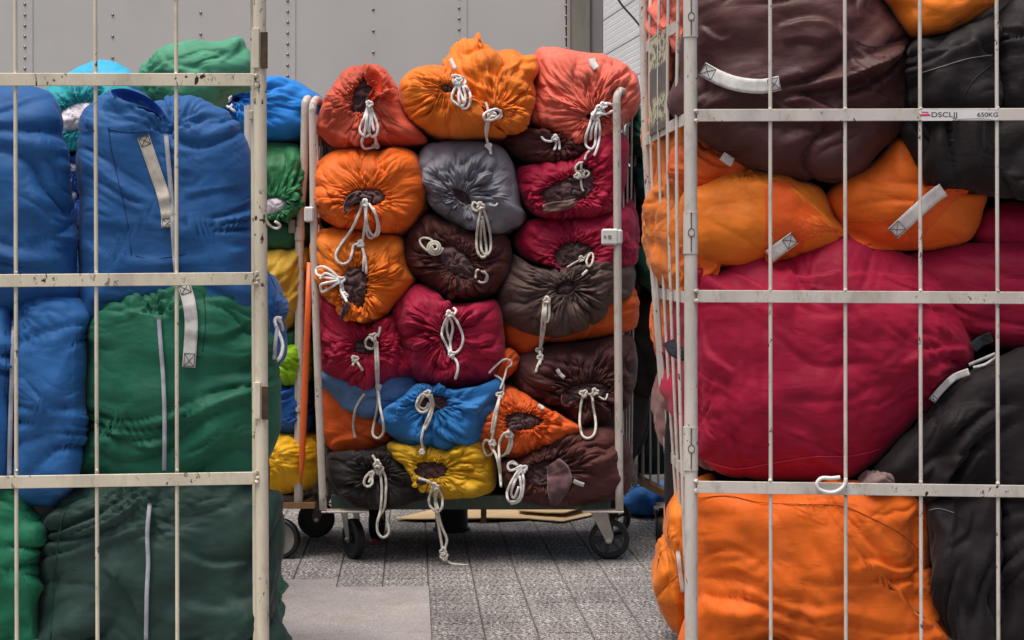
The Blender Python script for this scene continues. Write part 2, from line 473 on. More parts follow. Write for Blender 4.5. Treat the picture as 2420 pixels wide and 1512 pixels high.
    for k in range(1, nb + 1):
        t = k / nb
        s = (1 + (grow - 1) * math.sin(math.pi * min(t * 1.4, 1) * .5)) * (1 if t < .75 else math.sqrt(max(0, 1 - ((t - .75) / .26) ** 2)))
        r = base.copy(); cc = base.mean(0)
        r[:, 0] = cc[0] + (base[:, 0] - cc[0]) * s; r[:, 2] = cc[2] + (base[:, 2] - cc[2]) * s
        r[:, 1] = base[:, 1] + L * t
        wob = .008 * fbm(t01 * 8, t01 * 0 + t * 3, seed + 30, 2, 8)
        r[:, 0] += wob * np.cos(th); r[:, 2] -= wob * np.sin(th)
        rows.append(r[None])
    G3 = np.concatenate(rows, 0)
    if hole is not None:      # hem turns inwards, dark inside
        ins = []
        b0 = V[0]; cc = b0.mean(0)
        for (s, dy) in ((1.25, .075), (1.10, .05), (1.0, .022), (.97, .006)):
            r = b0.copy(); r[:, 0] = cc[0] + (b0[:, 0] - cc[0]) * s; r[:, 2] = cc[2] + (b0[:, 2] - cc[2]) * s; r[:, 1] = b0[:, 1] + dy; ins.append(r[None])
        G3 = np.concatenate(ins + [G3], 0)
    m = G3.shape[0]
    v = G3.reshape(-1, 3)
    if hole is None:
        g0 = ng * ng; i = np.arange(ng - 1)[:, None]; j = np.arange(ng - 1)[None, :]
        ff = np.stack([i * ng + j, (i + 1) * ng + j, (i + 1) * ng + j + 1, i * ng + j + 1], -1).reshape(-1, 4)
        lp = np.concatenate([loop[None], g0 + np.arange(m * nt).reshape(m, nt)], 0)
        fb = np.stack([lp[:-1], np.roll(lp[:-1], -1, 1), np.roll(lp[1:], -1, 1), lp[1:]], -1).reshape(-1, 4)
        fc = np.concatenate([ff[:, ::1], fb], 0)
        v = np.concatenate([V.reshape(-1, 3), v]); last = g0 + (m - 1) * nt
    else:
        i = np.arange(m - 1)[:, None]; j = np.arange(nt)[None, :]; j2 = (j + 1) % nt
        fc = np.stack([i * nt + j + 0 * i, i * nt + j2, (i + 1) * nt + j2, (i + 1) * nt + j], -1).reshape(-1, 4)
        last = (m - 1) * nt
    # end caps
    v = np.concatenate([v, G3[-1].mean(0)[None]] + ([G3[0].mean(0)[None]] if hole is not None else []))
    e = last + nt; jj = np.arange(nt); j2 = (jj + 1) % nt
    caps = [np.stack([last + jj, last + j2, np.full(nt, e), np.full(nt, e)], -1)]
    if hole is not None: caps.append(np.stack([j2, jj, np.full(nt, e + 1), np.full(nt, e + 1)], -1))
    faces = [tuple(q[:3]) for cp in caps for q in cp.tolist()]
    splat(V.reshape(-1, 3))
    zmin = v[:, 2].min(); loc = (float(v[:, 0].mean()), float(v[:, 1].mean()), float(zmin))
    # build with quads by foreach and cap tris appended as degenerate-free tris
    me = bpy.data.meshes.new(name)
    vv = (v - np.array(loc)).astype(np.float32)
    fl = fc; nqd = len(fl); ntri = len(faces)
    me.vertices.add(len(vv)); me.vertices.foreach_set('co', vv.ravel())
    me.loops.add(nqd * 4 + ntri * 3)
    me.loops.foreach_set('vertex_index', np.concatenate([fl.ravel(), np.array(faces).ravel()]).astype(np.int32))
    me.polygons.add(nqd + ntri)
    me.polygons.foreach_set('loop_start', np.concatenate([np.arange(nqd) * 4, nqd * 4 + np.arange(ntri) * 3]).astype(np.int32))
    me.polygons.foreach_set('loop_total', np.concatenate([np.full(nqd, 4), np.full(ntri, 3)]).astype(np.int32))
    me.update(calc_edges=True)
    me.polygons.foreach_set('use_smooth', np.ones(nqd + ntri, dtype=bool))
    me.materials.append(mat)
    o = bpy.data.objects.new(name, me); C.objects.link(o); o.location = loc
    tag(o, label, cat, group)
    bags.append(o)
    o_hole = None
    if hole is not None:
        o_hole = (c, hp, float(V[0, :, 1].mean()))
        HOLES[o.name] = o_hole
    return o
HOLES = {}

def towels(b, mat, label, out=.02, scale=1.06, poly=None, wl=27, seed=None, amp=.021, group='crumpled towels in the open necks'):
    """crumpled laundry showing in the neck of bag b; a thing of its own"""
    c, hp, Y = HOLES[b.name]
    q = pts(poly) if poly else (hp - c) * scale + c
    sd = seed if seed is not None else len(bpy.data.objects) * 7 % 200
    cc = q.mean(0); nt_, nv_ = 72, 22
    th = np.linspace(0, 2 * np.pi, nt_, endpoint=False); Ro = polar_radius(q, cc, th, 6)
    f = np.sin(np.linspace(0.02, 1, nv_) * np.pi / 2); R = Ro[None] * f[:, None]
    px = cc[0] + R * np.cos(th); py = cc[1] + R * np.sin(th)
    rr = f[:, None] + 0 * px
    h = amp * (billow(perlin(px / wl + .7 * perlin(px / 20, py / 20, sd), py / wl + .5 * perlin(px / 24, py / 24, sd + 8), sd + 1), 2.6) + .28 * billow(perlin(px / (wl * .5), py / (wl * .5), sd + 2))) + .008 * perlin(px / 30, py / 30, sd + 4)
    Yg = Y + .020 - out * np.sqrt(np.clip(1 - rr ** 2, 0, 1)) - h * np.clip((1 - rr) * 4, .2, 1)
    V = np.stack([(px - CX) * Yg / F, Yg, CAMZ - (py - HY) * Yg / F], -1)
    bk = V[-1:].copy(); bk[..., 1] += .06
    G3 = np.concatenate([V, bk], 0); m = nv_ + 1; v = G3.reshape(-1, 3)
    fs = [(i * nt_ + j, i * nt_ + (j + 1) % nt_, (i + 1) * nt_ + (j + 1) % nt_, (i + 1) * nt_ + j) for i in range(m - 1) for j in range(nt_)]
    v = np.concatenate([v, V[0].mean(0)[None], bk[0].mean(0)[None]])
    fs += [((j + 1) % nt_, j, m * nt_) for j in range(nt_)] + [((m - 1) * nt_ + j, (m - 1) * nt_ + (j + 1) % nt_, m * nt_ + 1) for j in range(nt_)]
    splat(V.reshape(-1, 3))
    o = link('towel_bundle', v, fs, mat, None, (float(v[:, 0].mean()), float(v[:, 1].mean()), float(v[:, 2].min())))
    return tag(o, label, 'towels', group)

def lay(line, off, n=5, slope=.8, rad=1, ymax=None):
    """a path of sheet points laid on whatever cloth is behind it"""
    q = catmull(pts(line) if isinstance(line, str) else line, n)
    Yq = np.array([surf(a, b, rad) for a, b in q])
    good = Yq < 50
    if ymax is not None: Yq = np.minimum(Yq, ymax)
    if not good.all():
        fill = Yq[good].min() if good.any() else (ymax or 6.0)
        Yq[~good] = fill if ymax is None else min(fill, ymax)
    s = np.concatenate([[0], np.cumsum(np.hypot(*(q[1:] - q[:-1]).T))]) * Yq.mean() / F
    env = (Yq[None, :] + slope * np.abs(s[:, None] - s[None, :])).min(1)
    return [P(a, b, y - off) for (a, b), y in zip(q, env)]

def cord(b, lines, r=.0055, mat=None, name='drawstring', knots=(), ymax=None, off=.7, split=False):
    """drawstring of bag b with its knots"""
    mb = MB()
    if split:
        for ln in lines[1:]: m2 = MB(); m2.path(lay(ln, r * off, ymax=ymax), r, 8); m2.build(name, mat or COTTON, b, smooth=True)
        lines = lines[:1]
    for ln in lines: mb.path(lay(ln, r * off, ymax=ymax), r, 8)
    o = mb.build(name, mat or COTTON, b, smooth=True)
    for kn in knots:
        x, y = kn[0], kn[1]; R = (kn[2] if len(kn) > 2 else 9)
        Y = surf(x, y, 2); Y = Y if Y < 50 else 5.9
        if ymax: Y = min(Y, ymax)
        c0 = Vector(P(x, y, Y - r * 1.2)); s = R * Y / F; k = MB(); a0 = (x * 7 + y * 3) % 6.28; q = []
        for i in range(37):
            t = 2 * math.pi * i / 36
            q.append(c0 + Vector(((math.sin(t) + 2 * math.sin(2 * t)) * math.cos(a0) - (math.cos(t) - 2 * math.cos(2 * t)) * math.sin(a0), -abs(1.3 * math.sin(3 * t)) , (math.sin(t) + 2 * math.sin(2 * t)) * math.sin(a0) + (math.cos(t) - 2 * math.cos(2 * t)) * math.cos(a0))) * (s / 3))
        k.path(q, r * .95, 7); k.build('knot', mat or COTTON, o, smooth=True)
    return o

def ribbon(b, line, width, mat, name='handle', off=.004, thick=.002, label=None, stitch=None, ends=True, n=6, rad=1, slope=.5, nw=5):
    q = catmull(pts(line), n); m = len(q)
    T = np.gradient(q, axis=0); T /= np.linalg.norm(T, axis=1, keepdims=True) + 1e-9; Nn = np.stack([-T[:, 1], T[:, 0]], 1)
    ws = np.linspace(-.5, .5, nw) * width
    X = q[:, None, :] + Nn[:, None, :] * ws[None, :, None]
    Yq = np.array([[surf(a, c, rad) for a, c in row] for row in X]); Yq[Yq > 50] = Yq[Yq < 50].min() if (Yq < 50).any() else 6
    s = np.concatenate([[0], np.cumsum(np.hypot(*(q[1:] - q[:-1]).T))]) * Yq.mean() / F
    Yc = Yq.min(1); env = (Yc[None, :] + slope * np.abs(s[:, None] - s[None, :])).min(1)
    Yr = np.minimum(Yq, env[:, None] + .004) * .5 + env[:, None] * .5
    v = []; 
    for dy in (off, off - thick):
        for i in range(m):
            for j in range(nw): v.append(P(X[i, j, 0], X[i, j, 1], Yr[i, j] - dy))
    o1 = m * nw; f = []
    for i in range(m - 1):
        for j in range(nw - 1):
            a = i * nw + j; f.append((a, a + 1, a + nw + 1, a + nw)); f.append((o1 + a, o1 + a + nw, o1 + a + nw + 1, o1 + a + 1))
        a = i * nw; f.append((a, a + nw, o1 + a + nw, o1 + a)); a = i * nw + nw - 1; f.append((a + nw, a, o1 + a, o1 + a + nw))
    for i in (0, m - 1):
        for j in range(nw - 1):
            a = i * nw + j; f.append((a, a + 1, o1 + a + 1, o1 + a))
    o = link(name, v, f, mat, b)
    if label: o['label'] = label
    if stitch:
        mb = MB()
        def at(u, wv):
            i = min(max(u * (m - 1), 0), m - 1.001); k = int(i); t = i - k
            g = (wv + .5) * (nw - 1); gj = min(int(g), nw - 2); tj = g - gj
            def L2(A): return (A[k, gj] * (1 - tj) + A[k, gj + 1] * tj) * (1 - t) + (A[k + 1, gj] * (1 - tj) + A[k + 1, gj + 1] * tj) * t
            p = L2(X); return P(p[0], p[1], float(L2(Yr)) - off - .0006)
        frac = width / (np.hypot(*(q[1:] - q[:-1]).T).sum())
        for e in stitch:
            u0, u1 = (0.012, frac * .95) if e == 0 else (1 - frac * .95, .988)
            for a, c in (((u0, -.4), (u1, .4)), ((u0, .4), (u1, -.4)), ((u0, -.4), (u0, .4)), ((u1, -.4), (u1, .4)), ((u0, -.4), (u1, -.4)), ((u0, .4), (u1, .4))):
                mb.path([at(a[0] + (c[0] - a[0]) * t, a[1] + (c[1] - a[1]) * t) for t in (0, .5, 1)], .00065, 4)
        mb.build('stitching', THREAD, o)
    return o

def panel(b, outline, mat, name, off=.0016, thick=.0008, label=None):
    q = catmull(pts(outline), 5, True); c = q.mean(0); k = len(q); rings = np.linspace(.01, 1, 22)
    X = c + (q - c)[None] * rings[:, None, None]
    def sm(x, y):
        ix = int((x - DX0) / DS); iy = int((y - DY0) / DS); ix = min(max(ix, 2), DW - 3); iy = min(max(iy, 2), DH - 3)
        w_ = depth[iy - 2:iy + 3, ix - 2:ix + 3]; w_ = w_[w_ < 50]
        return float(np.median(w_)) if len(w_) else b.location.y
    Yp = np.array([[sm(x, y) for x, y in r] for r in X]); v = []
    for dy in (off, off - thick):
        v += [P(X[i, j, 0], X[i, j, 1], Yp[i, j] - dy) for i in range(22) for j in range(k)]
    f = []
    for o_ in (0, 22 * k): f += [(o_ + r * k + j, o_ + r * k + (j + 1) % k, o_ + (r + 1) * k + (j + 1) % k, o_ + (r + 1) * k + j) for r in range(21) for j in range(k)]
    f += [(21 * k + j, 21 * k + (j + 1) % k, 43 * k + (j + 1) % k, 43 * k + j) for j in range(k)]
    a = np.array(v); splat(a); o = link(name, v, f, mat, b)
    if label: o['label'] = label
    return o

def seam(b, line, mat=None, r=.0011, off=.0004, n=8):
    mb = MB(); mb.path(lay(line, off, n=n, slope=1.2), r, 5); return mb.build('seam', mat or THREAD, b, smooth=True)
# ------------------------------------------------------------------ ground
def ground_mat():
    m, N, L, b = new_mat('asphalt'); vec = coords(N, L)
    col = ramp(N, L, noise(N, L, vec, 3.0, 5, .6), [(.3, srgb('#77716f')), (.7, srgb('#918a87'))])
    sp = ramp(N, L, noise(N, L, vec, 160, 3, .7), [(.35, G(.55)), (.62, G(1)), (.72, G(1.5))])
    L.new(mix(N, L, 1.0, col, sp, 'MULTIPLY'), b.inputs['Base Color']); b.inputs['Roughness'].default_value = .9
    bump(N, L, b, noise(N, L, vec, 180, 3, .7), .6, .004); return m
def patch_mat():
    m, N, L, b = new_mat('smooth_concrete'); vec = coords(N, L)
    col = ramp(N, L, noise(N, L, vec, 4.0, 5, .6), [(.3, srgb('#999390')), (.7, srgb('#a9a3a0'))])
    fl = ramp(N, L, noise(N, L, vec, 210, 2, .5), [(.34, G(.55)), (.44, G(1)), (.64, G(1.0)), (.72, G(1.8))])
    c2 = mix(N, L, 1.0, col, fl, 'MULTIPLY')
    st = ramp(N, L, noise(N, L, coords(N, L, (1, 1, 1)), 7.0, 6, .7, .4), [(.50, G(0)), (.70, G(.42))])
    L.new(mix(N, L, st, c2, srgb('#7a7066')), b.inputs['Base Color']); b.inputs['Roughness'].default_value = .85
    bump(N, L, b, noise(N, L, vec, 240, 3, .7), .35, .002); return m
def paver_mat():
    m, N, L, b = new_mat('exposed_aggregate'); vec = coords(N, L, (1, 1.0, 1))
    vo = N.new('ShaderNodeTexVoronoi'); vo.inputs['Scale'].default_value = 175; L.new(vec, vo.inputs['Vector'])
    v2 = N.new('ShaderNodeTexVoronoi'); v2.inputs['Scale'].default_value = 175; v2.feature = 'DISTANCE_TO_EDGE'; L.new(vec, v2.inputs['Vector'])
    sx = N.new('ShaderNodeSeparateColor'); L.new(vo.outputs['Color'], sx.inputs[0])
    g = ramp(N, L, sx.outputs[0], [(.0, srgb('#5a5553')), (.30, srgb('#928c89')), (.55, srgb('#bab4b0')), (.85, srgb('#f4f0ea'))])
    e = ramp(N, L, v2.outputs['Distance'], [(.02, G(.28)), (.12, G(1))])
    c = mix(N, L, 1.0, g, e, 'MULTIPLY')
    oi = N.new('ShaderNodeObjectInfo'); t = ramp(N, L, oi.outputs['Random'], [(0, G(.88)), (1, G(1.04))])
    c = mix(N, L, 1.0, c, t, 'MULTIPLY')
    st = ramp(N, L, noise(N, L, coords(N, L, src='Object'), 6, 4, .6), [(.35, G(.8)), (.65, G(1.05))])
    c = mix(N, L, 1.0, c, st, 'MULTIPLY')
    ge = N.new('ShaderNodeNewGeometry')
    big = ramp(N, L, noise(N, L, ge.outputs['Position'], 1.7, 5, .65, .5), [(.30, G(.62)), (.50, G(1)), (.75, G(1.08))])
    c = mix(N, L, 1.0, c, big, 'MULTIPLY')
    L.new(c, b.inputs['Base Color']); b.inputs['Roughness'].default_value = .8
    bump(N, L, b, v2.outputs['Distance'], .9, .010); return m
ASPH, CONC, AGG = ground_mat(), patch_mat(), paver_mat()
JOINT = plain('joint_sand', '#6a6460', .95, 0, .3, 60)
gm = MB(); gm.add([(-60, -8, -.03), (60, -8, -.03), (60, 90, -.03), (-60, 90, -.03)], [(0, 1, 2, 3)])
tag(gm.build('ground', ASPH), kind='structure')
bed = MB(); bed.add([(-2.6, 3.0, -.012), (2.6, 3.0, -.012), (2.6, 7.62, -.012), (-2.6, 7.62, -.012)], [(0, 1, 2, 3)])
pavement = bed.build('pavement', JOINT); tag(pavement, kind='structure')
rd = MB(); rd.add([(-30, 7.62, -.004), (30, 7.62, -.004), (30, 40, -.004), (-30, 40, -.004)], [(0, 1, 2, 3)])
tag(rd.build('road', ASPH), kind='structure')
# smooth concrete patch cut into the paving
A0 = math.radians(3.4); DV = Vector((-math.sin(A0), math.cos(A0), 0)); RV = Vector((math.cos(A0), math.sin(A0), 0))
ORG = PV(1013, 1387, CAMZ * F / (1387 - HY)); ORG.z = 0; S = .152
patch_pts = [ORG, ORG - RV * S * 2.0, ORG - RV * S * 2.0 + DV * S * 1.0, ORG - RV * 2.4 + DV * S * 1.0, ORG - RV * 2.4 - DV * 2.2, ORG - DV * 2.2]
pm = MB(); top = [(p.x, p.y, .003) for p in patch_pts]; bot = [(p.x, p.y, -.012) for p in patch_pts]; k = len(top)
pm.add(top + bot, [tuple(range(k))] + [(i, i + k, (i + 1) % k + k, (i + 1) % k) for i in range(k)])
tag(pm.build('concrete_patch', CONC), kind='structure')
def inside_patch(u, v):      # grid coordinates, cell (u, v) spans one paver from ORG
    return (u < 0 and v < 0) or (u < -2 and v < 1)
pv = MB(); pv.box((0, 0, -.006), (S - .0028, S - .0028, .014), (RV, DV, Vector((0, 0, 1))), .0022)
paver_me = None; n_pav = 0; rest = MB()
cells = []
for v in range(-14, 16):
    for u in range(-18, 18):
        if inside_patch(u + .01, v + .01): continue
        c = ORG + RV * S * (u + .5) + DV * S * (v + .5)
        if c.y < 3.05 or c.y > 7.55: continue
        sx_ = CX + c.x * F / c.y; sy_ = HY + CAMZ * F / c.y
        seen = 600 < sx_ < 1660 and sy_ < 1560 and sy_ > 1195
        cells.append((not seen, -sy_, u, v, c))
cells.sort(key=lambda t: (t[0], t[1]))
for notseen, _, u, v, c in cells:
    dz = RS.uniform(-.0012, .0012)
    if not notseen and n_pav < 300:
        if paver_me is None:
            o = pv.build('paver', AGG, pavement); paver_me = o.data
        else:
            o = bpy.data.objects.new('paver', paver_me); C.objects.link(o); o.parent = pavement
        o.location = (c.x, c.y, .0 + dz); o.rotation_euler = (RS.uniform(-.004, .004), RS.uniform(-.004, .004), RS.choice([0, 1, 2, 3]) * math.pi / 2)
        n_pav += 1
    else:
        rest.box((c.x, c.y, -.006 + dz), (S - .0028, S - .0028, .014), (RV, DV, Vector((0, 0, 1))))
tag(rest.build('paver', AGG, pavement), kind='stuff')

# ------------------------------------------------------------------ truck body and building
TRUCK = plain('truck_paint', '#c3c1bc', .5, 0, .05, 2.2)
TRIM = plain('truck_trim', '#a49c94', .45, 0, .05, 4)
POSTM = paint('truck_corner_paint', '#a39c8c', .2, stain=.35)
GREYM = paint('door_frame_paint', '#8c8784', .5, rust='#4a3a34')
TY = 7.75
truck = empty('truck', PV(700, 1205, TY)); truck.location.z = 0
tag(truck, 'grey riveted box truck body filling the background behind the cages', 'truck')
RV_D, RV_S = 25.4, 50.8
cols = [(59, RV_D), (266, RV_S), (474, RV_S), (680, RV_D), (882, RV_S), (1085, RV_D), (1338, RV_D)]
edges = [-1100, -780, -350, 59, 680, 1085, 1338]
for a, b_ in zip(edges[:-1], edges[1:]):
    x0 = P(a, 0, TY)[0]; x1 = P(b_, 0, TY)[0]
    mb = MB(); mb.box(((x0 + x1) / 2, TY + .02, 1.75), (x1 - x0 - .002, .036, 2.5), None, .003); mb.build('side_panel', TRUCK, truck)
for a in (59, 680, 1085):      # lapped joint strips under the rivet rows
    x = P(a, 0, TY)[0]; mb = MB(); mb.box((x + .012, TY - .0004, 1.75), (.05, .0020, 2.5), None, .0008); mb.build('joint_strip', TRUCK, truck)
rv = MB()
for x, sp in cols + [(-350, RV_D), (-780, RV_D)]:
    X = P(x, 0, TY)[0]; z = 2.98; off = {266: 35, 474: 30, 882: 22, 1085: 19, 1338: 13, 59: 10, 680: 2}.get(x, 0)
    z0 = P(0, off, TY)[2]; dz = sp * TY / F
    zz = z0 + dz * math.floor((2.9 - z0) / dz)
    while zz > .55:
        yb = TY - (.003 if x in (59, 680, 1085) else .0) + .0005
        r = .0072; vv = [(X, yb - .0052, zz)]; 
        for rr_, yy in ((.55, .0043), (1, 0)):
            vv += [(X + r * rr_ * math.cos(a), yb - yy, zz + r * rr_ * math.sin(a)) for a in [i * math.pi / 5 for i in range(10)]]
        fs = [(0, 1 + (i + 1) % 10, 1 + i) for i in range(10)] + [(1 + i, 1 + (i + 1) % 10, 11 + (i + 1) % 10, 11 + i) for i in range(10)]
        rv.add(vv, fs); zz -= dz
o = rv.build('rivets', plain('rivet_metal', '#8c867f', .35, .6, .1, 40), truck, smooth=True); tag(o, kind='stuff')
x0 = P(1340, 0, TY)[0]; x1 = P(1348, 0, TY)[0]; x2 = P(1395, 0, TY)[0]; x3 = P(1426, 0, TY)[0]
mb = MB(); mb.box(((x0 + x1) / 2, TY - .005, 1.75), (x1 - x0, .05, 2.5), None, .003); mb.build('edge_trim', TRIM, truck)
mb = MB()
arc = [(x1 + (x2 - x1) * (1 - math.cos(t)) / 1, TY - .01 - .02 * math.sin(t) + .08 * (1 - math.cos(t))) for t in [i * math.pi / 2 / 8 for i in range(9)]]
vv = [(a, y, z) for z in (.5, 3.0) for a, y in arc]; mb.add(vv, [(i, i + 1, i + 10, i + 9) for i in range(8)]); mb.build('corner_post', POSTM, truck, smooth=True)
mb = MB(); mb.box(((x2 + x3) / 2 + .003, TY + .09, 1.75), (x3 - x2, .05, 2.5), None, .004); mb.build('rear_frame', GREYM, truck)
mb = MB(); mb.box((x2 + .004, TY + .062, 1.75), (.008, .02, 2.5), None, .002); mb.build('frame_gasket', plain('gasket', '#5a524d', .7), truck)
mb = MB(); mb.box(((P(-1100, 0, TY)[0] + x3) / 2, TY + 1.1, 1.75), (x3 - P(-1100, 0, TY)[0], 2.0, 2.45)); mb.build('box_body', TRUCK, truck)
mb = MB(); mb.box(((P(-1100, 0, TY)[0] + x3) / 2, TY + .03, .47), (x3 - P(-1100, 0, TY)[0], .06, .09), None, .005); mb.build('lower_rail', TRIM, truck)
for X in (-2.9, -.6, .35):
    wq = MB(); wq.path([(X, TY + .15, .42), (X, TY + .40, .42)], .42, 28); autosmooth(wq.build('wheel', RUBBER, truck))

SIDING = plain('siding_paint', '#efedeb', .6, 0, .04, 3)
bld = empty('building', (0, 0, 0)); tag(bld, 'pale grey building with ribbed horizontal siding beyond the truck corner', 'building')
BA, BB = PV(1395, 100, 16.0), PV(1560, 60, 13.6)
dx = (BB - BA); dx.z = 0; W_ = dx.length * 1.5; bx = dx.normalized(); bn = Vector((bx.y, -bx.x, 0))
zs = 4.2; ph = 85 * 15.2 / F; zz = BA.z + 2.1; BASE = Vector((BA.x, BA.y, 0))
z_line = P(0, 68, 16.0)[2]
zt = z_line + ph * 8; n = 0
while zt > .1:
    prof = []; nr = 6
    for i in range(nr):
        z1 = zt - .012 - (ph - .012) * i / nr; z2 = zt - .012 - (ph - .012) * (i + 1) / nr
        prof += [(0.0, z1), (.002, z1 - (z1 - z2) * .75), (.005, z1 - (z1 - z2) * .86), (.0, z2)]
    prof = [(.012, zt), (.012, zt - .010), (0, zt - .013)] + prof[1:]
    vv = []
    for s_ in (-.3, W_):
        for d, z in prof: p = BASE + bx * s_ - bn * d; vv.append((p.x, p.y, z))
    k = len(prof)
    mb = MB(); mb.add(vv, [(i, i + 1, i + 1 + k, i + k) for i in range(k - 1)]); mb.build('siding_panel', SIDING, bld, smooth=False)
    zt -= ph
mb = MB(); mb.box(BASE + bx * W_ / 2 - bn * 1.05 + Vector((0, 0, 2.2)), (W_ + .6, 2.0, 4.4), (bx, bn, Vector((0, 0, 1)))); mb.build('wall', SIDING, bld)
mb = MB(); s_ = .19; p = BASE + bx * s_ + bn * .004
mb.box(p + Vector((0, 0, 2.2)), (.012, .012, 4.4), (bx, bn, Vector((0, 0, 1)))); mb.build('edge_strip', SIDING, bld)
wr = MB(); wr.path(catmull([P(1440, -60, 8.6), P(1462, 0, 8.6), P(1500, 46, 8.6), P(1540, 95, 8.6)], 6), .006, 6)
tag(wr.build('cable', plain('cable_black', '#55504d', .6), None, P(1500, 46, 8.6), smooth=True), 'thin dark cable slanting across the pale siding of the building', 'cable')

# ------------------------------------------------------------------ cages
def caster(parent, X, Y, ztop, yaw, r=.073, wd=.034, fork=None, rim=None, spokes=True):
    ax = Vector((math.cos(yaw), math.sin(yaw), 0)); sd_ = Vector((-math.sin(yaw), math.cos(yaw), 0)); up = Vector((0, 0, 1))
    off = .034; hub = Vector((X, Y, r)) + ax * off
    mb = MB()
    for sg in (-1, 1):
        o_ = sd_ * (sg * (wd / 2 + .006)); t = .0015
        prof = [(-.034, ztop - .012), (.028, ztop - .012), (.016 + off, r + .012), (off + .010, r - .010), (off - .001, r - .015), (off - .012, r - .010), (off - .016, r + .004)]
        a = [Vector((X, Y, 0)) + ax * u + up * z + o_ + sd_ * t for u, z in prof]; b_ = [p - sd_ * 2 * t for p in a]; k = len(a)
        mb.add(a + b_, [tuple(range(k)), tuple(range(2 * k - 1, k - 1, -1))] + [(i, i + k, (i + 1) % k + k, (i + 1) % k) for i in range(k)])
    mb.box(Vector((X, Y, ztop - .013)) - ax * .003, (.066, wd + .016, .005), (ax, sd_, up), .001)
    mb.path([(X, Y, ztop - .011), (X, Y, ztop)], .024, 20)
    c = mb.build('caster', fork or STEEL, parent)
    ty = MB()                                  # tyre as a lathe
    nn = 40; prof = [(r * .80, -wd / 2), (r * .93, -wd / 2), (r * .985, -wd * .40), (r, -wd * .2), (r, wd * .2), (r * .985, wd * .40), (r * .93, wd / 2), (r * .80, wd / 2)]
    vv = [hub + (ax * math.cos(a) + up * math.sin(a)) * pr + sd_ * q for a in [2 * math.pi * i / nn for i in range(nn)] for pr, q in prof]; k = len(prof)
    ty.add(vv, [(i * k + j, i * k + (j + 1) % k, ((i + 1) % nn) * k + (j + 1) % k, ((i + 1) % nn) * k + j) for i in range(nn) for j in range(k)])
    autosmooth(ty.build('tyre', RUBBER, c))
    rm = MB(); prof = [(r * .72, -wd * .42), (r * .81, -wd * .42), (r * .81, wd * .42), (r * .72, wd * .42)]
    vv = [hub + (ax * math.cos(a) + up * math.sin(a)) * pr + sd_ * q for a in [2 * math.pi * i / nn for i in range(nn)] for pr, q in prof]; k = 4
    rm.add(vv, [(i * k + j, i * k + (j + 1) % k, ((i + 1) % nn) * k + (j + 1) % k, ((i + 1) % nn) * k + j) for i in range(nn) for j in range(k)])
    rm.path([hub - sd_ * wd * .45, hub + sd_ * wd * .45], r * .24, 20)
    ns = 6
    for i in range(ns):
        a = 2 * math.pi * i / ns + .3; d = ax * math.cos(a) + up * math.sin(a); e = d.cross(sd_)
        if spokes: rm.box(hub + d * r * .48, (r * .56, wd * .5, r * .12), (d, sd_, e))
    if not spokes: rm.path([hub - sd_ * wd * .12, hub + sd_ * wd * .12], r * .75, 32)
    autosmooth(rm.build('rim', rim or RIM, c))
    bt = MB(); bt.path([hub - sd_ * (wd / 2 + .014), hub + sd_ * (wd / 2 + .014)], .0085, 6); bt.path([hub - sd_ * (wd / 2 + .017), hub - sd_ * (wd / 2 + .010)], .005, 12)
    bt.build('axle_bolt', BOLT, c)
    return c

def rod(parent, a, b_, r, mat, name='rod', n=10):
    mb = MB(); mb.path([a, b_], r, n); return autosmooth(mb.build(name, mat, parent))
def bar(parent, a, b_, wz, wy, mat, name='crossbar', bev=.0012):
    mb = MB(); mb.bar(a, b_, wz, wy, bev); return mb.build(name, mat, parent)
def blob(mb, p, r):
    p = Vector(p); vv = []; 
    for i in range(1, 4):
        for j in range(8):
            a = math.pi * i / 4; t = 2 * math.pi * j / 8; k = 1 + .25 * RS.uniform(-1, 1)
            vv.append(p + Vector((math.sin(a) * math.cos(t), math.sin(a) * math.sin(t), math.cos(a))) * r * k)
    vv += [p + Vector((0, 0, r)), p - Vector((0, 0, r))]
    fs = [(i * 8 + j, i * 8 + (j + 1) % 8, (i + 1) * 8 + (j + 1) % 8, (i + 1) * 8 + j) for i in range(2) for j in range(8)]
    fs += [(24, (j + 1) % 8, j) for j in range(8)] + [(25, 16 + j, 16 + (j + 1) % 8) for j in range(8)]
    mb.add(vv, fs)

# ---- near left cage: its front grille
LY = 3.90
def lY(x): return LY - .030 * (615 - x) / 735
lc = empty('roll_cage', (P(100, 0, LY)[0], LY + .35, 0))
tag(lc, 'near left cream roll cage in front of the big blue and green bags', 'roll cage', 'roll cages of laundry bags')
rod(lc, P(613, -42, LY), P(621, 1640, LY), .0158, CREAM, 'post', 20)
rod(lc, P(599, -42, LY + .030), P(606, 1640, LY + .030), .008, CREAM, 'inner_post', 12)
wl = MB()
for y, y2 in ((190, 190.5), (663, 658.5), (1137, 1128)):
    a = PV(-470, y + (y - y2), lY(-470)); b_ = PV(603, y2, LY)
    a.y -= .0165; b_.y -= .0165
    bar(lc, a, b_, .030, .004, CREAM)
    blob(wl, P(606, y2 - 12, LY - .017), .006); blob(wl, P(607, y2 + 11, LY - .016), .006); blob(wl, P(609, y2, LY - .016), .005)
for i, (xt, xb) in enumerate(((416, 419.5), (225, 231), (36, 40), (-153, -150), (-343, -341))):
    rod(lc, P(xt, -40, lY(xt) - .008), P(xb, 1640, lY(xt) - .008), .0047, CREAM)
    for y in (174, 206, 644, 675, 1112, 1146): blob(wl, P(xt + (xb - xt) * y / 1512, y, lY(xt) - .0125), .0042)
tag(autosmooth(wl.build('weld', CREAM, lc)), kind='stuff')
rod(lc, P(-472, -42, lY(-470)), P(-470, 1640, lY(-470)), .0158, CREAM, 'post', 16)
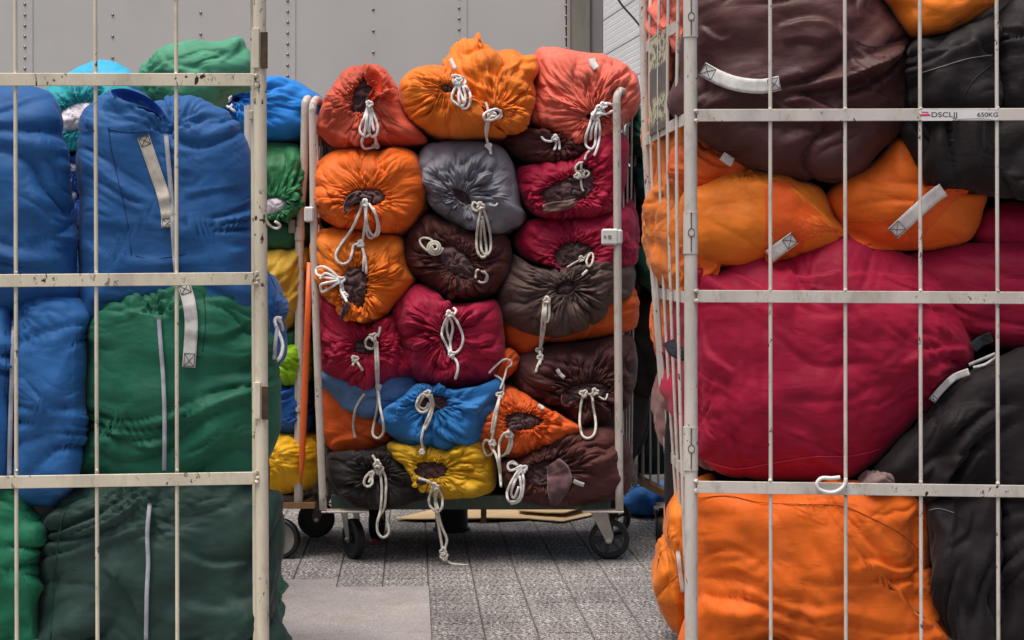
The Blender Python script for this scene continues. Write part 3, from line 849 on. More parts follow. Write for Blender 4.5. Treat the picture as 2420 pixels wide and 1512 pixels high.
bar(lc, P(-470, -38, LY), P(613, -38, LY), .026, .026, CREAM, 'top_rail')
for (y0, y1) in ((66, 161), (903, 990)):      # hinge leaves on the post
    hg = MB(); xm = 606 + 5 * y0 / 1512
    hg.box(P(xm - 1, (y0 + y1) / 2, LY - .0185), (.015, .006, (y1 - y0) * LY / F), None, .0015)
    hg.path([P(xm - 7, y0, LY - .016), P(xm - 7, y1, LY - .016)], .0045, 10)
    h = hg.build('hinge', CREAM, lc)
    h2 = MB(); h2.box(P(xm + 18, (y0 + y1) / 2 + 5, LY - .0175), (.0165, .007, (y1 - y0 - 8) * LY / F), None, .0015); h2.build('hinge_pin', BRASS, h)
lt = MB(); lt.box(P(594, 272, LY + .02), (.012, .014, .022), None, .002); lt.build('latch', PALE, lc)
# its base, back posts and side, out of the picture or behind the bags
for x in (613, -472): rod(lc, P(x, -42, LY + .001) if False else (P(x * .82, 0, LY)[0], LY + .33, 1.25), (P(x * .82, 0, LY)[0], LY + .33, .13), .0158, CREAM, 'post', 14)
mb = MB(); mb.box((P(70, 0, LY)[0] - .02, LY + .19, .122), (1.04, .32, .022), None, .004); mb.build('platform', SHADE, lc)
for sx_ in (-.46, .46):
    for dy in (.08, .30): caster(lc, P(70, 0, LY)[0] + sx_ * .9 - .03, LY + dy, .112, .4, r=.045)

# ---- near right cage
RY = 4.10
rc = empty('roll_cage', (P(2100, 0, RY)[0], RY + .3, 0))
tag(rc, 'near right pale roll cage with keyhole hinges and peeling weight sticker', 'roll cage', 'roll cages of laundry bags')
rod(rc, P(1631.5, -60, RY), P(1634, 1700, RY), .0165, PALE, 'post', 20)
wl = MB()
for y, y2 in ((274.5, 272), (700, 704), (1149, 1159)):
    a = PV(1646, y, RY); b_ = PV(2860, y2 + (y2 - y) * .6, RY); a.y -= .0175; b_.y -= .0175
    bar(rc, a, b_, .0305, .004, PALE)
    for dd_ in (-12, 11): blob(wl, P(1646, y + dd_, RY - .017), .0062)
    for x in (1820, 1998, 2175.5, 2358): blob(wl, P(x, y + (y2 - y) * (x - 1646) / 770 - 16, RY - .016), .0052)
for xt, xb in ((1820, 1822), (1996.5, 1999.5), (2173.5, 2177.5), (2355, 2360), (2540, 2546), (2725, 2730)):
    rod(rc, P(xt, -60, RY - .010), P(xb, 1700, RY - .010), .0048, PALE)
tag(autosmooth(wl.build('weld', PALE, rc)), kind='stuff')
rod(rc, P(2860, -60, RY), P(2860, 1700, RY), .0165, PALE, 'post', 16)
SLOT = plain('slot_shadow', '#4c423a', .8)
for (y0, y1) in ((-60, 87), (503, 598), (1010, 1109)):
    hg = MB(); xm = 1632; z0 = P(0, y1, RY)[2]; z1 = P(0, y0, RY)[2]; X = P(xm, 0, RY)[0]
    for s0, s1 in ((.12, math.pi - .12), (math.pi + .12, 2 * math.pi - .12)):
        R1, R2 = .0185, .0168; vv = []; na = 10
        for z in (z0, z1):
            for R_ in (R1, R2):
                for i in range(na + 1):
                    a = s0 + (s1 - s0) * i / na - math.pi / 2; vv.append((X + R_ * math.cos(a), RY + R_ * math.sin(a), z))
        k = na + 1
        f = [(i, i + 1, 2 * k + i + 1, 2 * k + i) for i in range(na)] + [(k + i + 1, k + i, 3 * k + i, 3 * k + i + 1) for i in range(na)]
        f += [(i + 1, i, k + i, k + i + 1) for i in range(na)] + [(2 * k + i, 2 * k + i + 1, 3 * k + i + 1, 3 * k + i) for i in range(na)]
        f += [(0, 2 * k, 3 * k, k), (na, k + na, 3 * k + na, 2 * k + na)]
        hg.add(vv, f)
    for z in (z0, z1): hg.path([(X, RY, z - .0018), (X, RY, z + .0018)], .0188, 20)
    h = autosmooth(hg.build('hinge_sleeve', PALE, rc))
    if y1 > 0:      # keyhole rim and plug
        zk = (z0 + z1) / 2 + (.0 if y0 > 0 else -.03); kh = MB(); ring = [(X + .0078 * math.cos(a), RY - .0172 - .0012 * 1, zk + .0105 * math.sin(a)) for a in [2 * math.pi * i / 20 for i in range(21)]]
        kh.path(ring, .0010, 6, cap=False); kh.build('keyhole_edge', SLOT, h)
        kp = MB(); kp.path([(X, RY - .0182, zk), (X, RY - .012, zk)], .0070, 18); kp.build('keyhole_plug', PALE, h)
        st = MB()
        st.box((X, RY - .0186, (zk + .0105 + z1) / 2), (.0014, .0012, z1 - zk - .0105)); st.box((X, RY - .0186, (zk - .0105 + z0) / 2), (.0014, .0012, zk - .0105 - z0)); st.build('hinge_slot', SLOT, h)
# side grille of the right cage: it runs back and leans outwards
ft, fb = PV(1521, -40, 4.72), PV(1592, 1330, 4.72)
def far(y):        # point of the far post at sheet height y
    t = (y + 40) / 1370; return PV(1521 + 71 * t, y, 4.72)
farpost = [PV(1519, -60, 4.72), PV(1523, 150, 4.72), PV(1527, 330, 4.72), PV(1541, 560, 4.72), PV(1551, 700, 4.72), PV(1566, 900, 4.72), PV(1582, 1100, 4.72), PV(1600, 1330, 4.72)]
mb = MB(); mb.path(catmull(farpost, 4), .0125, 14); mb.build('post', PALE, rc, smooth=True)
def side_bar(n0, f0, name='side_crossbar', t0=0.04, t1=1.0, bow=.02):
    a = PV(1631, n0, RY); fx = {60: 1521}.get(n0); b_ = PV(f0[0], f0[1], 4.72)
    q = [a.lerp(b_, t0 + (t1 - t0) * i / 8) - Vector((bow * math.sin(math.pi * i / 8), 0, 0)) for i in range(9)]
    hb = .0145; mb = MB(); vv = []
    for p in q: vv += [p + Vector((-.003, 0, hb)), p + Vector((-.003, 0, -hb)), p + Vector((.001, 0, -hb)), p + Vector((.001, 0, hb))]
    f = [(4 * i + j, 4 * i + (j + 1) % 4, 4 * i + 4 + (j + 1) % 4, 4 * i + 4 + j) for i in range(8) for j in range(4)] + [(0, 1, 2, 3), (35, 34, 33, 32)]
    mb.add(vv, f); return mb.build(name, PALE, rc)
side_bar(41, (1521, 117), t0=.27, t1=.92, bow=.004)
side_bar(276, (1526, 333), bow=.004); side_bar(704, (1551, 692), bow=.002); side_bar(1124, (1578, 1068), bow=.004)
for t in (.2, .40, .60, .80):
    q = []
    for y0 in (-60, 300, 700, 1100, 1320):
        fp = [p for p in farpost]; fx = np.interp(y0, [-60, 150, 330, 560, 700, 900, 1100, 1330], [1519, 1523, 1527, 1541, 1551, 1566, 1582, 1600])
        z = CAMZ - (y0 - HY) * 4.4 / F
        a = PV(1631, 0, RY); b_ = PV(fx, 0, 4.72); p = a.lerp(b_, t); q.append(Vector((p.x - .002 - .01 * math.sin(math.pi * (y0 + 60) / 1500), p.y, z)))
    mb = MB(); mb.path(catmull(q, 4), .0047, 8); mb.build('side_rod', PALE, rc, smooth=True)
mb = MB(); mb.box((P(2245, 0, RY)[0] + .02, RY + .33, .080), (1.22, .62, .018), None, .004); mb.build('platform', SHADE, rc)
for sx_ in (-.55, .55):
    for dy in (.09, .58): caster(rc, P(2245, 0, RY)[0] + sx_, RY + dy, .072, 1.2, r=.030, wd=.026)
for x in (2860,): rod(rc, (P(x, 0, RY)[0], RY + .72, 1.70), (P(x, 0, RY)[0], RY + .72, .16), .0165, PALE, 'post', 12)

# sticker on the upper crossbar
STK = plain('sticker', '#e4e2e0', .5, 0, .05, 30); INK = plain('print_black', '#2a2424', .6); PINK = plain('print_pink', '#d0406a', .6)
yS = RY - .0175 - .002
def flat_poly(pp, y, t=.0004):
    q = [P(a, b, y) for a, b in pp]; k = len(q)
    return q + [(a, b + t, c) for a, b, c in q], [tuple(range(k)), tuple(range(2 * k - 1, k - 1, -1))] + [(i, (i + 1) % k, (i + 1) % k + k, i + k) for i in range(k)]
mb = MB(); mb.add(*flat_poly([(2176, 281), (2177, 272), (2170, 265), (2176, 258.5), (2300, 259.5), (2352, 262), (2358, 272), (2361, 280), (2356, 284), (2346, 283), (2320, 279), (2255, 281.5), (2250, 285), (2179, 285.5)], yS - .0005))
stk = mb.build('weight_sticker', STK, rc)
def text(s, x, y, h, mat, parent, name, Y, bold=.0, sx=1.0):
    cu = bpy.data.curves.new(name, 'FONT'); cu.body = s; cu.size = h * Y / F * 1.38; cu.extrude = .0001; cu.offset = bold
    o = bpy.data.objects.new(name, cu); C.objects.link(o); o.rotation_euler = (math.radians(90), 0, 0); o.scale = (sx, 1, 1)
    bpy.context.view_layer.update()
    me = bpy.data.meshes.new_from_object(o.evaluated_get(bpy.context.evaluated_depsgraph_get()))
    bpy.data.objects.remove(o); p0 = Vector(P(x, y, Y)) - origin(parent)
    me.transform(Matrix.Translation(p0) @ Matrix.Rotation(math.radians(90), 4, 'X') @ Matrix.Diagonal((sx, 1, 1, 1))); me.materials.clear(); me.materials.append(mat)
    o = bpy.data.objects.new(name, me); C.objects.link(o); o.parent = parent; return o
yT = yS - .0008
text('DSCLJJ', 2200, 276.5, 12, INK, stk, 'sticker_lettering', yT, .0001, 1.32)
text('650KG', 2309, 276.0, 10.5, INK, stk, 'sticker_lettering', yT, .0001, 1.2)
mb = MB(); mb.add(*flat_poly([(2174, 270), (2196, 269), (2200, 272), (2197, 274.5), (2175, 275)], yT)); mb.add(*flat_poly([(2178, 264), (2194, 264), (2194, 267), (2178, 267)], yT)); mb.build('sticker_logo', PINK, stk)

# worn board hung on the side grille
def board_mat():
    m, N, L, b = new_mat('worn_board'); vec = coords(N, L)
    base = ramp(N, L, noise(N, L, coords(N, L, (1, 1, .6)), 14, 5, .7), [(.3, srgb('#4e5450')), (.5, srgb('#6a6660')), (.7, srgb('#7d5a4c'))])
    pl = ramp(N, L, noise(N, L, coords(N, L, (1, 1, 1.5)), 30, 6, .72), [(.47, G(0)), (.51, G(1))])
    z = N.new('ShaderNodeSeparateXYZ'); L.new(vec, z.inputs[0])
    band = ramp(N, L, z.outputs['Z'], [(.015, G(0)), (.035, G(1)), (.085, G(1)), (.10, G(0)), (.172, G(0)), (.178, G(1)), (.255, G(1)), (.262, G(0))])
    L.new(mix(N, L, mix(N, L, 1.0, pl, band, 'MULTIPLY'), base, srgb('#c9c4a0')), b.inputs['Base Color']); b.inputs['Roughness'].default_value = .6
    bump(N, L, b, pl, .3, .001); return m
a = PV(1631, 0, RY); b_ = PV(1526, 0, 4.72)
na, fa = .42, .80
pa, pb = a.lerp(b_, na), a.lerp(b_, fa)
def zat(y, p): return CAMZ - (y - HY) * p.y / F
q = [(pa.x - .012, pa.y, zat(62, pa)), (pb.x - .012, pb.y, zat(98, pb)), (pb.x - .012, pb.y, zat(320, pb)), (pa.x - .012, pa.y, zat(300, pa))]
loc = ((pa.x + pb.x) / 2, (pa.y + pb.y) / 2, q[2][2])
mb = MB(); q2 = [(x + .004, y, z) for x, y, z in q]; mb.add(q + q2, [(0, 1, 2, 3), (7, 6, 5, 4)] + [(i, (i + 1) % 4, (i + 1) % 4 + 4, i + 4) for i in range(4)])
tag(mb.build('placard', board_mat(), None, loc), 'weathered dark placard with peeling cream patches on the right cage side', 'placard')

# ---- centre cage, open at the front
CY = 5.88
cc_ = empty('roll_cage', (P(1110, 0, CY)[0], CY + .3, 0))
tag(cc_, 'centre roll cage with open front and green deck stacked with tied bags', 'roll cage', 'roll cages of laundry bags')
def utube(parent, path, r, mat, name='side_tube'):
    mb = MB(); mb.path(catmull(path, 6), r, 14); return mb.build(name, mat, parent, smooth=True)
bl, brr = PV(778, 300, 6.62), PV(1520, 300, 6.70)
utube(cc_, [PV(764, 1205, CY), PV(752, 900, CY), PV(743, 600, CY), PV(739, 300, CY), PV(739, 255, CY), PV(744, 238, CY + .03), PV(752, 237, CY + .10), PV(772, 258, CY + .5), PV(776, 275, CY + .6), PV(778, 340, CY + .62), PV(782, 700, CY + .62), PV(790, 1150, CY + .62)], .0135, WORN)
utube(cc_, [PV(1464, 1205, CY), PV(1460, 700, CY), PV(1458, 300, CY), PV(1457, 240, CY), PV(1462, 220, CY + .02), PV(1474, 219, CY + .08), PV(1508, 262, CY + .6), PV(1512, 285, CY + .66), PV(1513, 360, CY + .68), PV(1508, 700, CY + .68), PV(1497, 1150, CY + .68)], .0145, WORN)
for t in (.2, .4, .6, .8):
    rod(cc_, (PV(741, 270, CY).lerp(PV(777, 275, CY + .62), t)), PV(762, 1190, CY).lerp(PV(790, 1150, CY + .62), t), .0042, WORN, 'side_rod', 6)
    rod(cc_, (PV(1462, 250, CY).lerp(PV(1512, 285, CY + .66), t)), PV(1466, 1190, CY).lerp(PV(1497, 1150, CY + .68), t), .0042, WORN, 'side_rod', 6)
for yz in (520, 900, 1150):
    bar(cc_, PV(np.interp(yz, [300, 1205], [741, 764]), yz, CY + .012), PV(783, HY + (yz - HY) * .908, CY + .61), .026, .004, SHADE, 'side_crossbar')
    bar(cc_, PV(1461, yz, CY + .012), PV(1507, HY + (yz - HY) * .897, CY + .67), .026, .004, SHADE, 'side_crossbar')
deck = MB(); xl, xr = P(777, 0, CY)[0], P(1447, 0, CY)[0]
DECK = paint('deck_paint', '#46564c', .2, rust='#2c2c26', stain=.6)
deck.box(((xl + xr) / 2, CY + .40, P(0, 1187, CY + .1)[2]), (xr - xl, .60, .054), None, .004); dk = deck.build('deck', DECK, cc_)
for x0, x1 in ((775, 838), (1383, 1444)):
    mb = MB(); mb.box(((P(x0, 0, CY)[0] + P(x1, 0, CY)[0]) / 2, CY + .099, P(0, 1187, CY + .1)[2]), ((x1 - x0) * CY / F, .01, .058), None, .003); mb.build('deck_corner', DECK, cc_)
for x0, x1 in ((760, 868), (1376, 1474)):
    mb = MB(); mb.box(((P(x0, 0, CY)[0] + P(x1, 0, CY)[0]) / 2, CY + .02, P(0, 1209, CY)[2]), ((x1 - x0) * CY / F, .07, .007), None, .002); mb.build('base_bracket', WORN, cc_)
mb = MB(); mb.box((P(1110, 0, 6.6)[0], CY + .62, .19), (1.06, .03, .03)); mb.build('rear_rail', SHADE, cc_)
cl = MB(); cl.box(P(1441, 560, CY - .012), (.060, .020, .058), None, .006); cl.box(P(1459, 560, CY), (.036, .036, .058), None, .008)
c_ = cl.build('clamp', PLASTW, cc_); k = MB(); k.path([P(1430, 560, CY - .023), P(1430, 560, CY - .020)], .005, 10); k.box(P(1441, 560, CY - .0225), (.012, .002, .012)); k.build('clamp_slot', SHADE, c_)
cl = MB(); cl.box(P(731, 507, CY - .012), (.034, .03, .054), None, .005); cl.build('clamp', PLASTW, cc_)
zt = P(0, 1211, CY)[2]
caster(cc_, P(838, 0, 6.0)[0] - .02, 6.03, zt, math.radians(-62), fork=STEEL, spokes=False)
caster(cc_, P(1418, 0, 6.0)[0], 6.0, zt, math.radians(-6), fork=STEEL)
caster(cc_, P(885, 0, 6.4)[0], 6.42, zt, math.radians(80), fork=RUBBER, spokes=False)
caster(cc_, P(1418, 0, 6.5)[0] + .02, 6.52, zt, math.radians(20), fork=RUBBER)

# ---- cage on the left behind the near cage (its right side shows)
LY2 = 6.08
ln = empty('roll_cage', (P(500, 0, LY2)[0], LY2 + .3, 0))
tag(ln, 'back left roll cage with scuffed curved tube beside the centre cage', 'roll cage', 'roll cages of laundry bags')
utube(ln, [PV(706, 1195, LY2 - .05), PV(711, 900, LY2 - .05), PV(709, 560, LY2 - .05), PV(718, 400, LY2 - .05), PV(721, 265, LY2 - .05), PV(723, 240, LY2 - .04), PV(730, 233, LY2), PV(738, 240, LY2 + .06), PV(745, 262, LY2 + .5), PV(746, 330, LY2 + .6), PV(748, 700, LY2 + .6), PV(750, 1150, LY2 + .6)], .0150, WORN, 'side_tube')
rod(ln, P(702, 545, LY2 - .05), P(699, 1195, LY2 - .05), .0065, WORN, 'side_rod', 10)
for y in (555, 968):
    mb = MB(); mb.path([P(708, y - (18 if y < 600 else 6), LY2 - .05), P(708, y + (12 if y < 600 else 4), LY2 - .05)], .0185, 16); mb.build('collar', WORN, ln, smooth=False)
mb = MB(); mb.box(P(690, 535, LY2 - .06), (.024, .02, .05), None, .003); mb.build('latch', SHADE, ln)
for t in (.3, .6): rod(ln, P(722 + 22 * t, 300, LY2 + .6 * t), P(714 + 30 * t, 1180, LY2 + .6 * t), .004, WORN, 'side_rod', 6)
bar(ln, P(560, 1193, LY2 - .04), P(745, 1193, LY2 - .04), .022, .05, RUSTY, 'base_rail')
bar(ln, P(712, 1193, LY2 - .04), P(748, 1168, LY2 + .6), .03, .03, RUSTY, 'base_rail')
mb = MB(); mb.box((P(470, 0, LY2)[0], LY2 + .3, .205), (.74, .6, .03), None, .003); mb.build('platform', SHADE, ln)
rod(ln, P(240, 245, LY2), P(240, 1195, LY2), .0145, WORN, 'post', 12)
caster(ln, P(640, 0, 6.0)[0], 6.02, .185, math.radians(-12), fork=STEEL, rim=RIMG, spokes=False)
caster(ln, P(760, 0, 6.5)[0] + .01, 6.53, .185, math.radians(185), fork=SHADE, spokes=False)
caster(ln, P(260, 0, 6.2)[0], 6.2, .185, 0)
# orange folding pole leaning between the two cages
mb = MB(); mb.path([P(731, 620, 5.97), P(727, 760, 5.97), P(719, 950, 5.97), P(713.5, 1085, 5.97), P(712, 1110, 5.97), P(711.5, 1146, 5.97)], [.0095, .0118, .0125, .0112, .007, .003], 14, flat=.55)
o = mb.build('orange_pole', ORSTRAP, None, P(711, 1146, 5.97), smooth=True); tag(o, 'orange pointed plastic pole standing between the left and centre cages', 'pole')

# ---- cage standing behind on the right
RY2 = 6.75
rn = empty('roll_cage', (P(1620, 0, RY2)[0], RY2 + .3, 0))
tag(rn, 'dark back right roll cage glimpsed between the centre and right cages', 'roll cage', 'roll cages of laundry bags')
for x, lean in ((1492, 0), (1517, 2), (1534, 3), (1552, 4)):
    rod(rn, P(x, 250, RY2 - (x - 1492) * .006), P(x + lean, 1150, RY2 - (x - 1492) * .006), .0046 if x != 1517 else .007, SHADE, 'side_rod', 8)
rod(rn, P(1500, 255, RY2), P(1505, 1140, RY2), .0145, SHADE, 'post', 12)
bar(rn, P(1500, 1128, RY2), P(1640, 1200, RY2 - .75), .030, .030, RUSTY, 'base_rail')
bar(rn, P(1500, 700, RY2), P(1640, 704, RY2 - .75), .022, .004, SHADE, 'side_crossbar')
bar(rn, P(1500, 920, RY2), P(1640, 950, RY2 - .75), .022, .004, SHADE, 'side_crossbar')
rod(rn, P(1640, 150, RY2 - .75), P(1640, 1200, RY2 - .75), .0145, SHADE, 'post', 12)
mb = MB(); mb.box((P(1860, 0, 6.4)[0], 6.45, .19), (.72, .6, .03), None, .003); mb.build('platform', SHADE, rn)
caster(rn, P(1563, 0, 6.25)[0], 6.22, .175, math.radians(70), spokes=False)
caster(rn, P(1900, 0, 6.25)[0], 6.3, .175, 0)

# ---- cage behind the near left one
bc = empty('roll_cage', (P(300, 0, 5.3)[0], 5.5, 0))
tag(bc, 'roll cage hidden behind the blue bags holding teal and pale green bags', 'roll cage', 'roll cages of laundry bags')
for x in (-60, 628 - 40): rod(bc, P(x, 250, 5.0), P(x, 1250, 5.0), .0145, PALE, 'post', 12)
bar(bc, P(-60, 488, 4.99), P(588, 488, 4.99), .028, .005, CREAM, 'crossbar')
mb = MB(); mb.box((P(260, 0, 5.2)[0], 5.25, .19), (.88, .55, .03), None, .003); mb.build('platform', SHADE, bc)
for sx_ in (-.36, .36):
    for dy in (.06, .45): caster(bc, P(260, 0, 5.2)[0] + sx_, 5.0 + dy, .175, .3)

# ------------------------------------------------------------------ things on the ground
CARD = plain('cardboard', '#d3b78e', .85, 0, .08, 12, .2)
def sheet(mb, outline, z0, thick, wob=.006, seed=1):
    """flat board with a wavy top: outline in ground points"""
    q = np.array(outline); c = q.mean(0); n_ = 0; rings = []
    for s in (0.02, .35, .7, 1.0):
        for p in q:
            x, y = c + (p - c) * s; z = z0 + wob * float(perlin(np.array([x * 4.0]), np.array([y * 6.0]), seed)[0]); rings.append((x, y, max(z, .006) + thick))
    k = len(q); f = [(r * k + j, r * k + (j + 1) % k, (r + 1) * k + (j + 1) % k, (r + 1) * k + j) for r in range(3) for j in range(k)]
    low = [(x, y, z - thick) for x, y, z in rings[-k:]]
    f += [(3 * k + j, 3 * k + (j + 1) % k, 4 * k + (j + 1) % k, 4 * k + j) for j in range(k)] + [tuple(range(5 * k - 1, 4 * k - 1, -1)), tuple(range(k))]
    mb.add(rings + low, f)
def gpt(x, y, dz=0): Y = (CAMZ - dz) * F / (y - HY); return ((x - CX) * Y / F, Y)
mb = MB(); sheet(mb, [gpt(930, 1233), gpt(1010, 1236), gpt(1170, 1236), gpt(1250, 1232), gpt(1330, 1238), gpt(1400, 1222), gpt(1440, 1212), gpt(1530, 1208), gpt(1520, 1196), gpt(1300, 1190), gpt(1100, 1196)], .012, .004, .016)
o = mb.build('flattened_box', CARD, None, (gpt(1200, 1230)[0], gpt(1200, 1230)[1], 0)); tag(o, 'flattened cardboard box lying lowest on the paving behind the centre cage', 'cardboard', 'flattened cardboard boxes')
mb = MB(); sheet(mb, [gpt(1225, 1222), gpt(1290, 1228), gpt(1335, 1230), gpt(1400, 1214), gpt(1380, 1200), gpt(1240, 1200)], .032, .004, .012, 5)
o = mb.build('flattened_box', CARD, None, (gpt(1310, 1215)[0], gpt(1310, 1215)[1], .03)); tag(o, 'smaller folded cardboard piece lying on top of the flattened box', 'cardboard', 'flattened cardboard boxes')
BK = plain('black_bollard', '#17181a', .5)
g = gpt(1067, 1254); mb = MB(); mb.path([(g[0], g[1], 0), (g[0], g[1], .11), (g[0], g[1], .16)], [.066, .066, .064], 32); mb.path([(g[0], g[1], 0), (g[0], g[1], .012)], .076, 32)
o = autosmooth(mb.build('bollard_base', BK, None, (g[0], g[1], 0))); tag(o, 'squat black cylindrical post base standing under the centre cage', 'bollard base')
g = gpt(1143, 1236); mb = MB(); mb.box((g[0], g[1], .10), (.024, .024, .20), None, .002)
o = mb.build('wooden_stake', plain('old_wood', '#7b6040', .85, 0, .2, 30), None, (g[0], g[1], 0)); tag(o, 'short brown square stake standing right of the black post base', 'stake')
g = gpt(884, 1288); mb = MB(); blob(mb, (g[0], g[1], .012), .013); o = autosmooth(mb.build('red_scrap', plain('red_plastic', '#c02038', .5), None, (g[0], g[1], 0))); tag(o, 'tiny red scrap on the paving behind the left front wheel', 'litter')
# ------------------------------------------------------------------ bags
BLUE = fabric('#255f9c', .5); BLUE2 = fabric('#2a68a8', .5, key='b'); GREEN = fabric('#1d684f', .47); DGREEN = fabric('#29443d', .5, .5); GREEN2 = fabric('#17704f', .5, key='g')
ORANGE = fabric('#ee7e1e', .5, .2); ORANGE2 = fabric('#f06f1a', .5, .25); ORD = fabric('#e2601e', .52, .15); RUST_ = fabric('#cf5a40', .55, .2); SALMON = fabric('#e8705a', .55, .15)
GREYF = fabric('#86868f', .5, .1); CRIM = fabric('#a80d38', .52, .05); CRIM2 = fabric('#a40f3a', .52, .05, key='c'); BROWN = fabric('#58302c', .50, .1, .36); BROWN2 = fabric('#4e2b29', .5, .1, .36)
TAUPE = fabric('#64504a', .5, .1, .4); SLATE = fabric('#5b7fa8', .5); SKYB = fabric('#2f7fc4', .5); YELLOW = fabric('#dcab1c', .5, .1); YELLOW2 = fabric('#f5b91a', .5, .05); OLIVE = fabric('#cfa63a', .55, .15)
BLACK = fabric('#241e20', .56, .05, .36); BLACKB = fabric('#2a2423', .5, .05, .4); TEAL = fabric('#1f98a2', .5, .1); CYAN = fabric('#3cb4dc', .5, .1); AZURE = fabric('#1d82d8', .5, .1)
LIME = fabric('#8cc418', .5, .1); FOREST = fabric('#1d5a3c', .5, .1); MGREEN = fabric('#4f9a78', .55, .15); BGREEN = fabric('#1c6b58', .5, .1); PURB = fabric('#4a2f3a', .5, .1); ORPATCH = fabric('#ee5f1c', .5, .1)
GL, GC, GR, GLN, GRN, GB = ('bags in the near left cage', 'bags in the centre cage', 'bags in the near right cage', 'bags in the back left cage', 'bags in the back right cage', 'bags in the cage behind the blue ones')
B = {}
FH = [('dir', 4, 60, 3.4, .0115, .3), ('lump', 150, .012)]          # horizontal drag folds
LBARS = [38, 229, 418]
# --- near left cage
B['n7'] = bag("480,600 600,622 632,650 655,700 665,735 656,770 652,800 658,850 640,880 600,890 480,890", BLUE2, 4.12, .10, 'blue bag bulging out behind the left post above the green bag', [('rad', 655, 745, 14, 90, .012), ('dir', 70, 30, 3, .006)], L=.3, nt=200, nv=40, group=GL)
B['n1'] = bag("-120,210 0,203 60,204 105,214 132,236 142,280 150,330 158,365 160,425 178,495 187,560 184,640 182,720 60,745 -120,745", BLUE, 3.925, .13, 'blue bag at the left edge beside the blue one with the beige handle', FH + [('crease', '183,430 150,405 120,398', 14, .012), ('crease', '186,575 120,560 60,572', 20, .010), ('crease', '160,360 110,372 40,366', 18, .008), ('tug', [38], 34, 60, .006, .1)], group=GL, flat=.72, centre=(20, 470))
B['n2'] = bag("186,310 192,278 212,252 238,232 262,211 300,208 338,222 366,240 388,238 396,230 440,228 472,232 505,247 545,272 575,315 597,365 604,450 607,600 608,740 560,790 210,790 186,720 184,640 186,560 188,480 183,400",
    BLUE, 3.93, .14, 'large blue bag with a beige webbing handle and long grey tape', [('dir', 3, 52, 4.2, .0105, .5), ('lump', 170, .012), ('rad', 395, 312, 22, 130, .018, (-90, 100)), ('crease', '262,212 285,238 330,262 372,282 392,300', 16, .020), ('crease', '300,262 340,262 378,290', 12, -.012), ('crease', '400,315 440,282 480,262', 16, .010), ('crease', '396,250 392,285 394,320', 9, .016),
        ('crease', '190,560 260,600 420,610 600,580', 24, .008), ('crease', '590,440 500,452 430,470', 18, .007), ('tug', [229, 418], 30, 60, .006, .15)], nt=380, nv=84, group=GL, flat=.70, centre=(395, 440))
B['n3b'] = bag("-120,705 -40,700 5,705 22,730 30,790 32,900 30,1100 -20,1160 -120,1160", BLUE2, 3.935, .09, 'blue bag at the far left edge below the crossbar', FH, nt=200, nv=40, group=GL, flat=.7)
B['n3'] = bag("18,760 30,720 60,700 100,686 140,681 172,690 198,712 212,742 206,800 205,900 204,1000 198,1060 182,1110 160,1160 128,1195 90,1200 40,1185 20,1100 15,900", BLUE2, 3.925, .12, 'blue bag with a long pale tape, under the left crossbar beside the green bag', [('dir', -4, 46, 3.6, .0108, -.3), ('lump', 120, .010), ('rad', 40, 735, 16, 90, .014), ('crease', '60,735 120,712 170,720', 16, .010), ('tug', [38], 30, 50, .007, -.1), ('crease', '36,760 34,900 30,1050', 12, .008)], nt=300, nv=70, group=GL, flat=.75)
B['n4'] = bag("200,800 206,765 235,722 270,700 300,690 338,692 352,672 380,648 420,630 470,624 505,634 545,664 590,690 620,735 645,790 660,850 664,920 662,1000 648,1060 628,1100 600,1150 480,1156 360,1168 280,1150 215,1120 181,1112 178,1080 200,1040 202,1010 196,960 199,880",
    GREEN, 3.92, .15, 'emerald green bag with a white handle and grey tape in the left cage', [('dir', -12, 64, 3.2, .0125, .4), ('lump', 160, .016), ('rad', 372, 745, 18, 120, .018, (-90, 110)), ('crease', '300,700 335,715 368,745', 14, .014), ('crease', '365,672 366,700 372,745', 9, .014), ('crease', '600,760 520,800 440,790', 26, .012), ('crease', '420,1000 480,960 600,900', 24, .013), ('crease', '380,1060 300,1045 240,1020', 20, .012), ('tug', [229, 418], 34, 70, .008, -.3), ('ridge', '250,1060 300,1085 360,1080', 26, .012)], nt=380, nv=84, group=GL, L=.14, flat=.74, centre=(410, 860))
B['n6'] = bag("-120,1160 0,1158 50,1178 85,1208 103,1228 97,1290 96,1370 92,1450 84,1600 -120,1600", GREEN2, 3.945, .12, 'green bag in the bottom left corner', [('dir', -20, 44, 2.6, .010), ('lump', 100, .012), ('crease', '96,1300 60,1330 0,1340', 16, .012)], nt=240, nv=56, group=GL, flat=.72)
B['n5'] = bag("92,1340 100,1270 108,1225 135,1178 180,1152 300,1132 420,1128 540,1128 600,1132 640,1150 666,1172 669,1240 662,1300 655,1380 652,1460 655,1600 85,1600 84,1500 92,1460 86,1410",
    DGREEN, 3.925, .14, 'dark bottle green bag with a white tape at the bottom of the left cage', [('dir', -28, 74, 2.8, .0155, .4), ('lump', 150, .016), ('rad', 300, 1175, 16, 130, .014), ('tug', [229, 418], 40, 90, .014, .35), ('crease', '160,1190 128,1290 115,1400 105,1500', 14, .012), ('crease', '300,1160 360,1200 350,1300', 30, .012), ('crease', '430,1300 500,1335 600,1320', 22, .014), ('crease', '340,1480 300,1400 240,1340', 24, .014), ('crease', '430,1420 520,1440 600,1410', 22, .012)], nt=380, nv=84, group=GL, L=.14, flat=.74)
B['n8'] = bag("560,1340 640,1350 652,1380 664,1410 650,1430 664,1470 655,1500 600,1520 560,1500", GREEN, 4.02, .07, 'green bag corner poking past the foot of the left post', [('rad', 640, 1420, 12, 60, .012)], L=.2, nt=160, nv=30, group=GL)
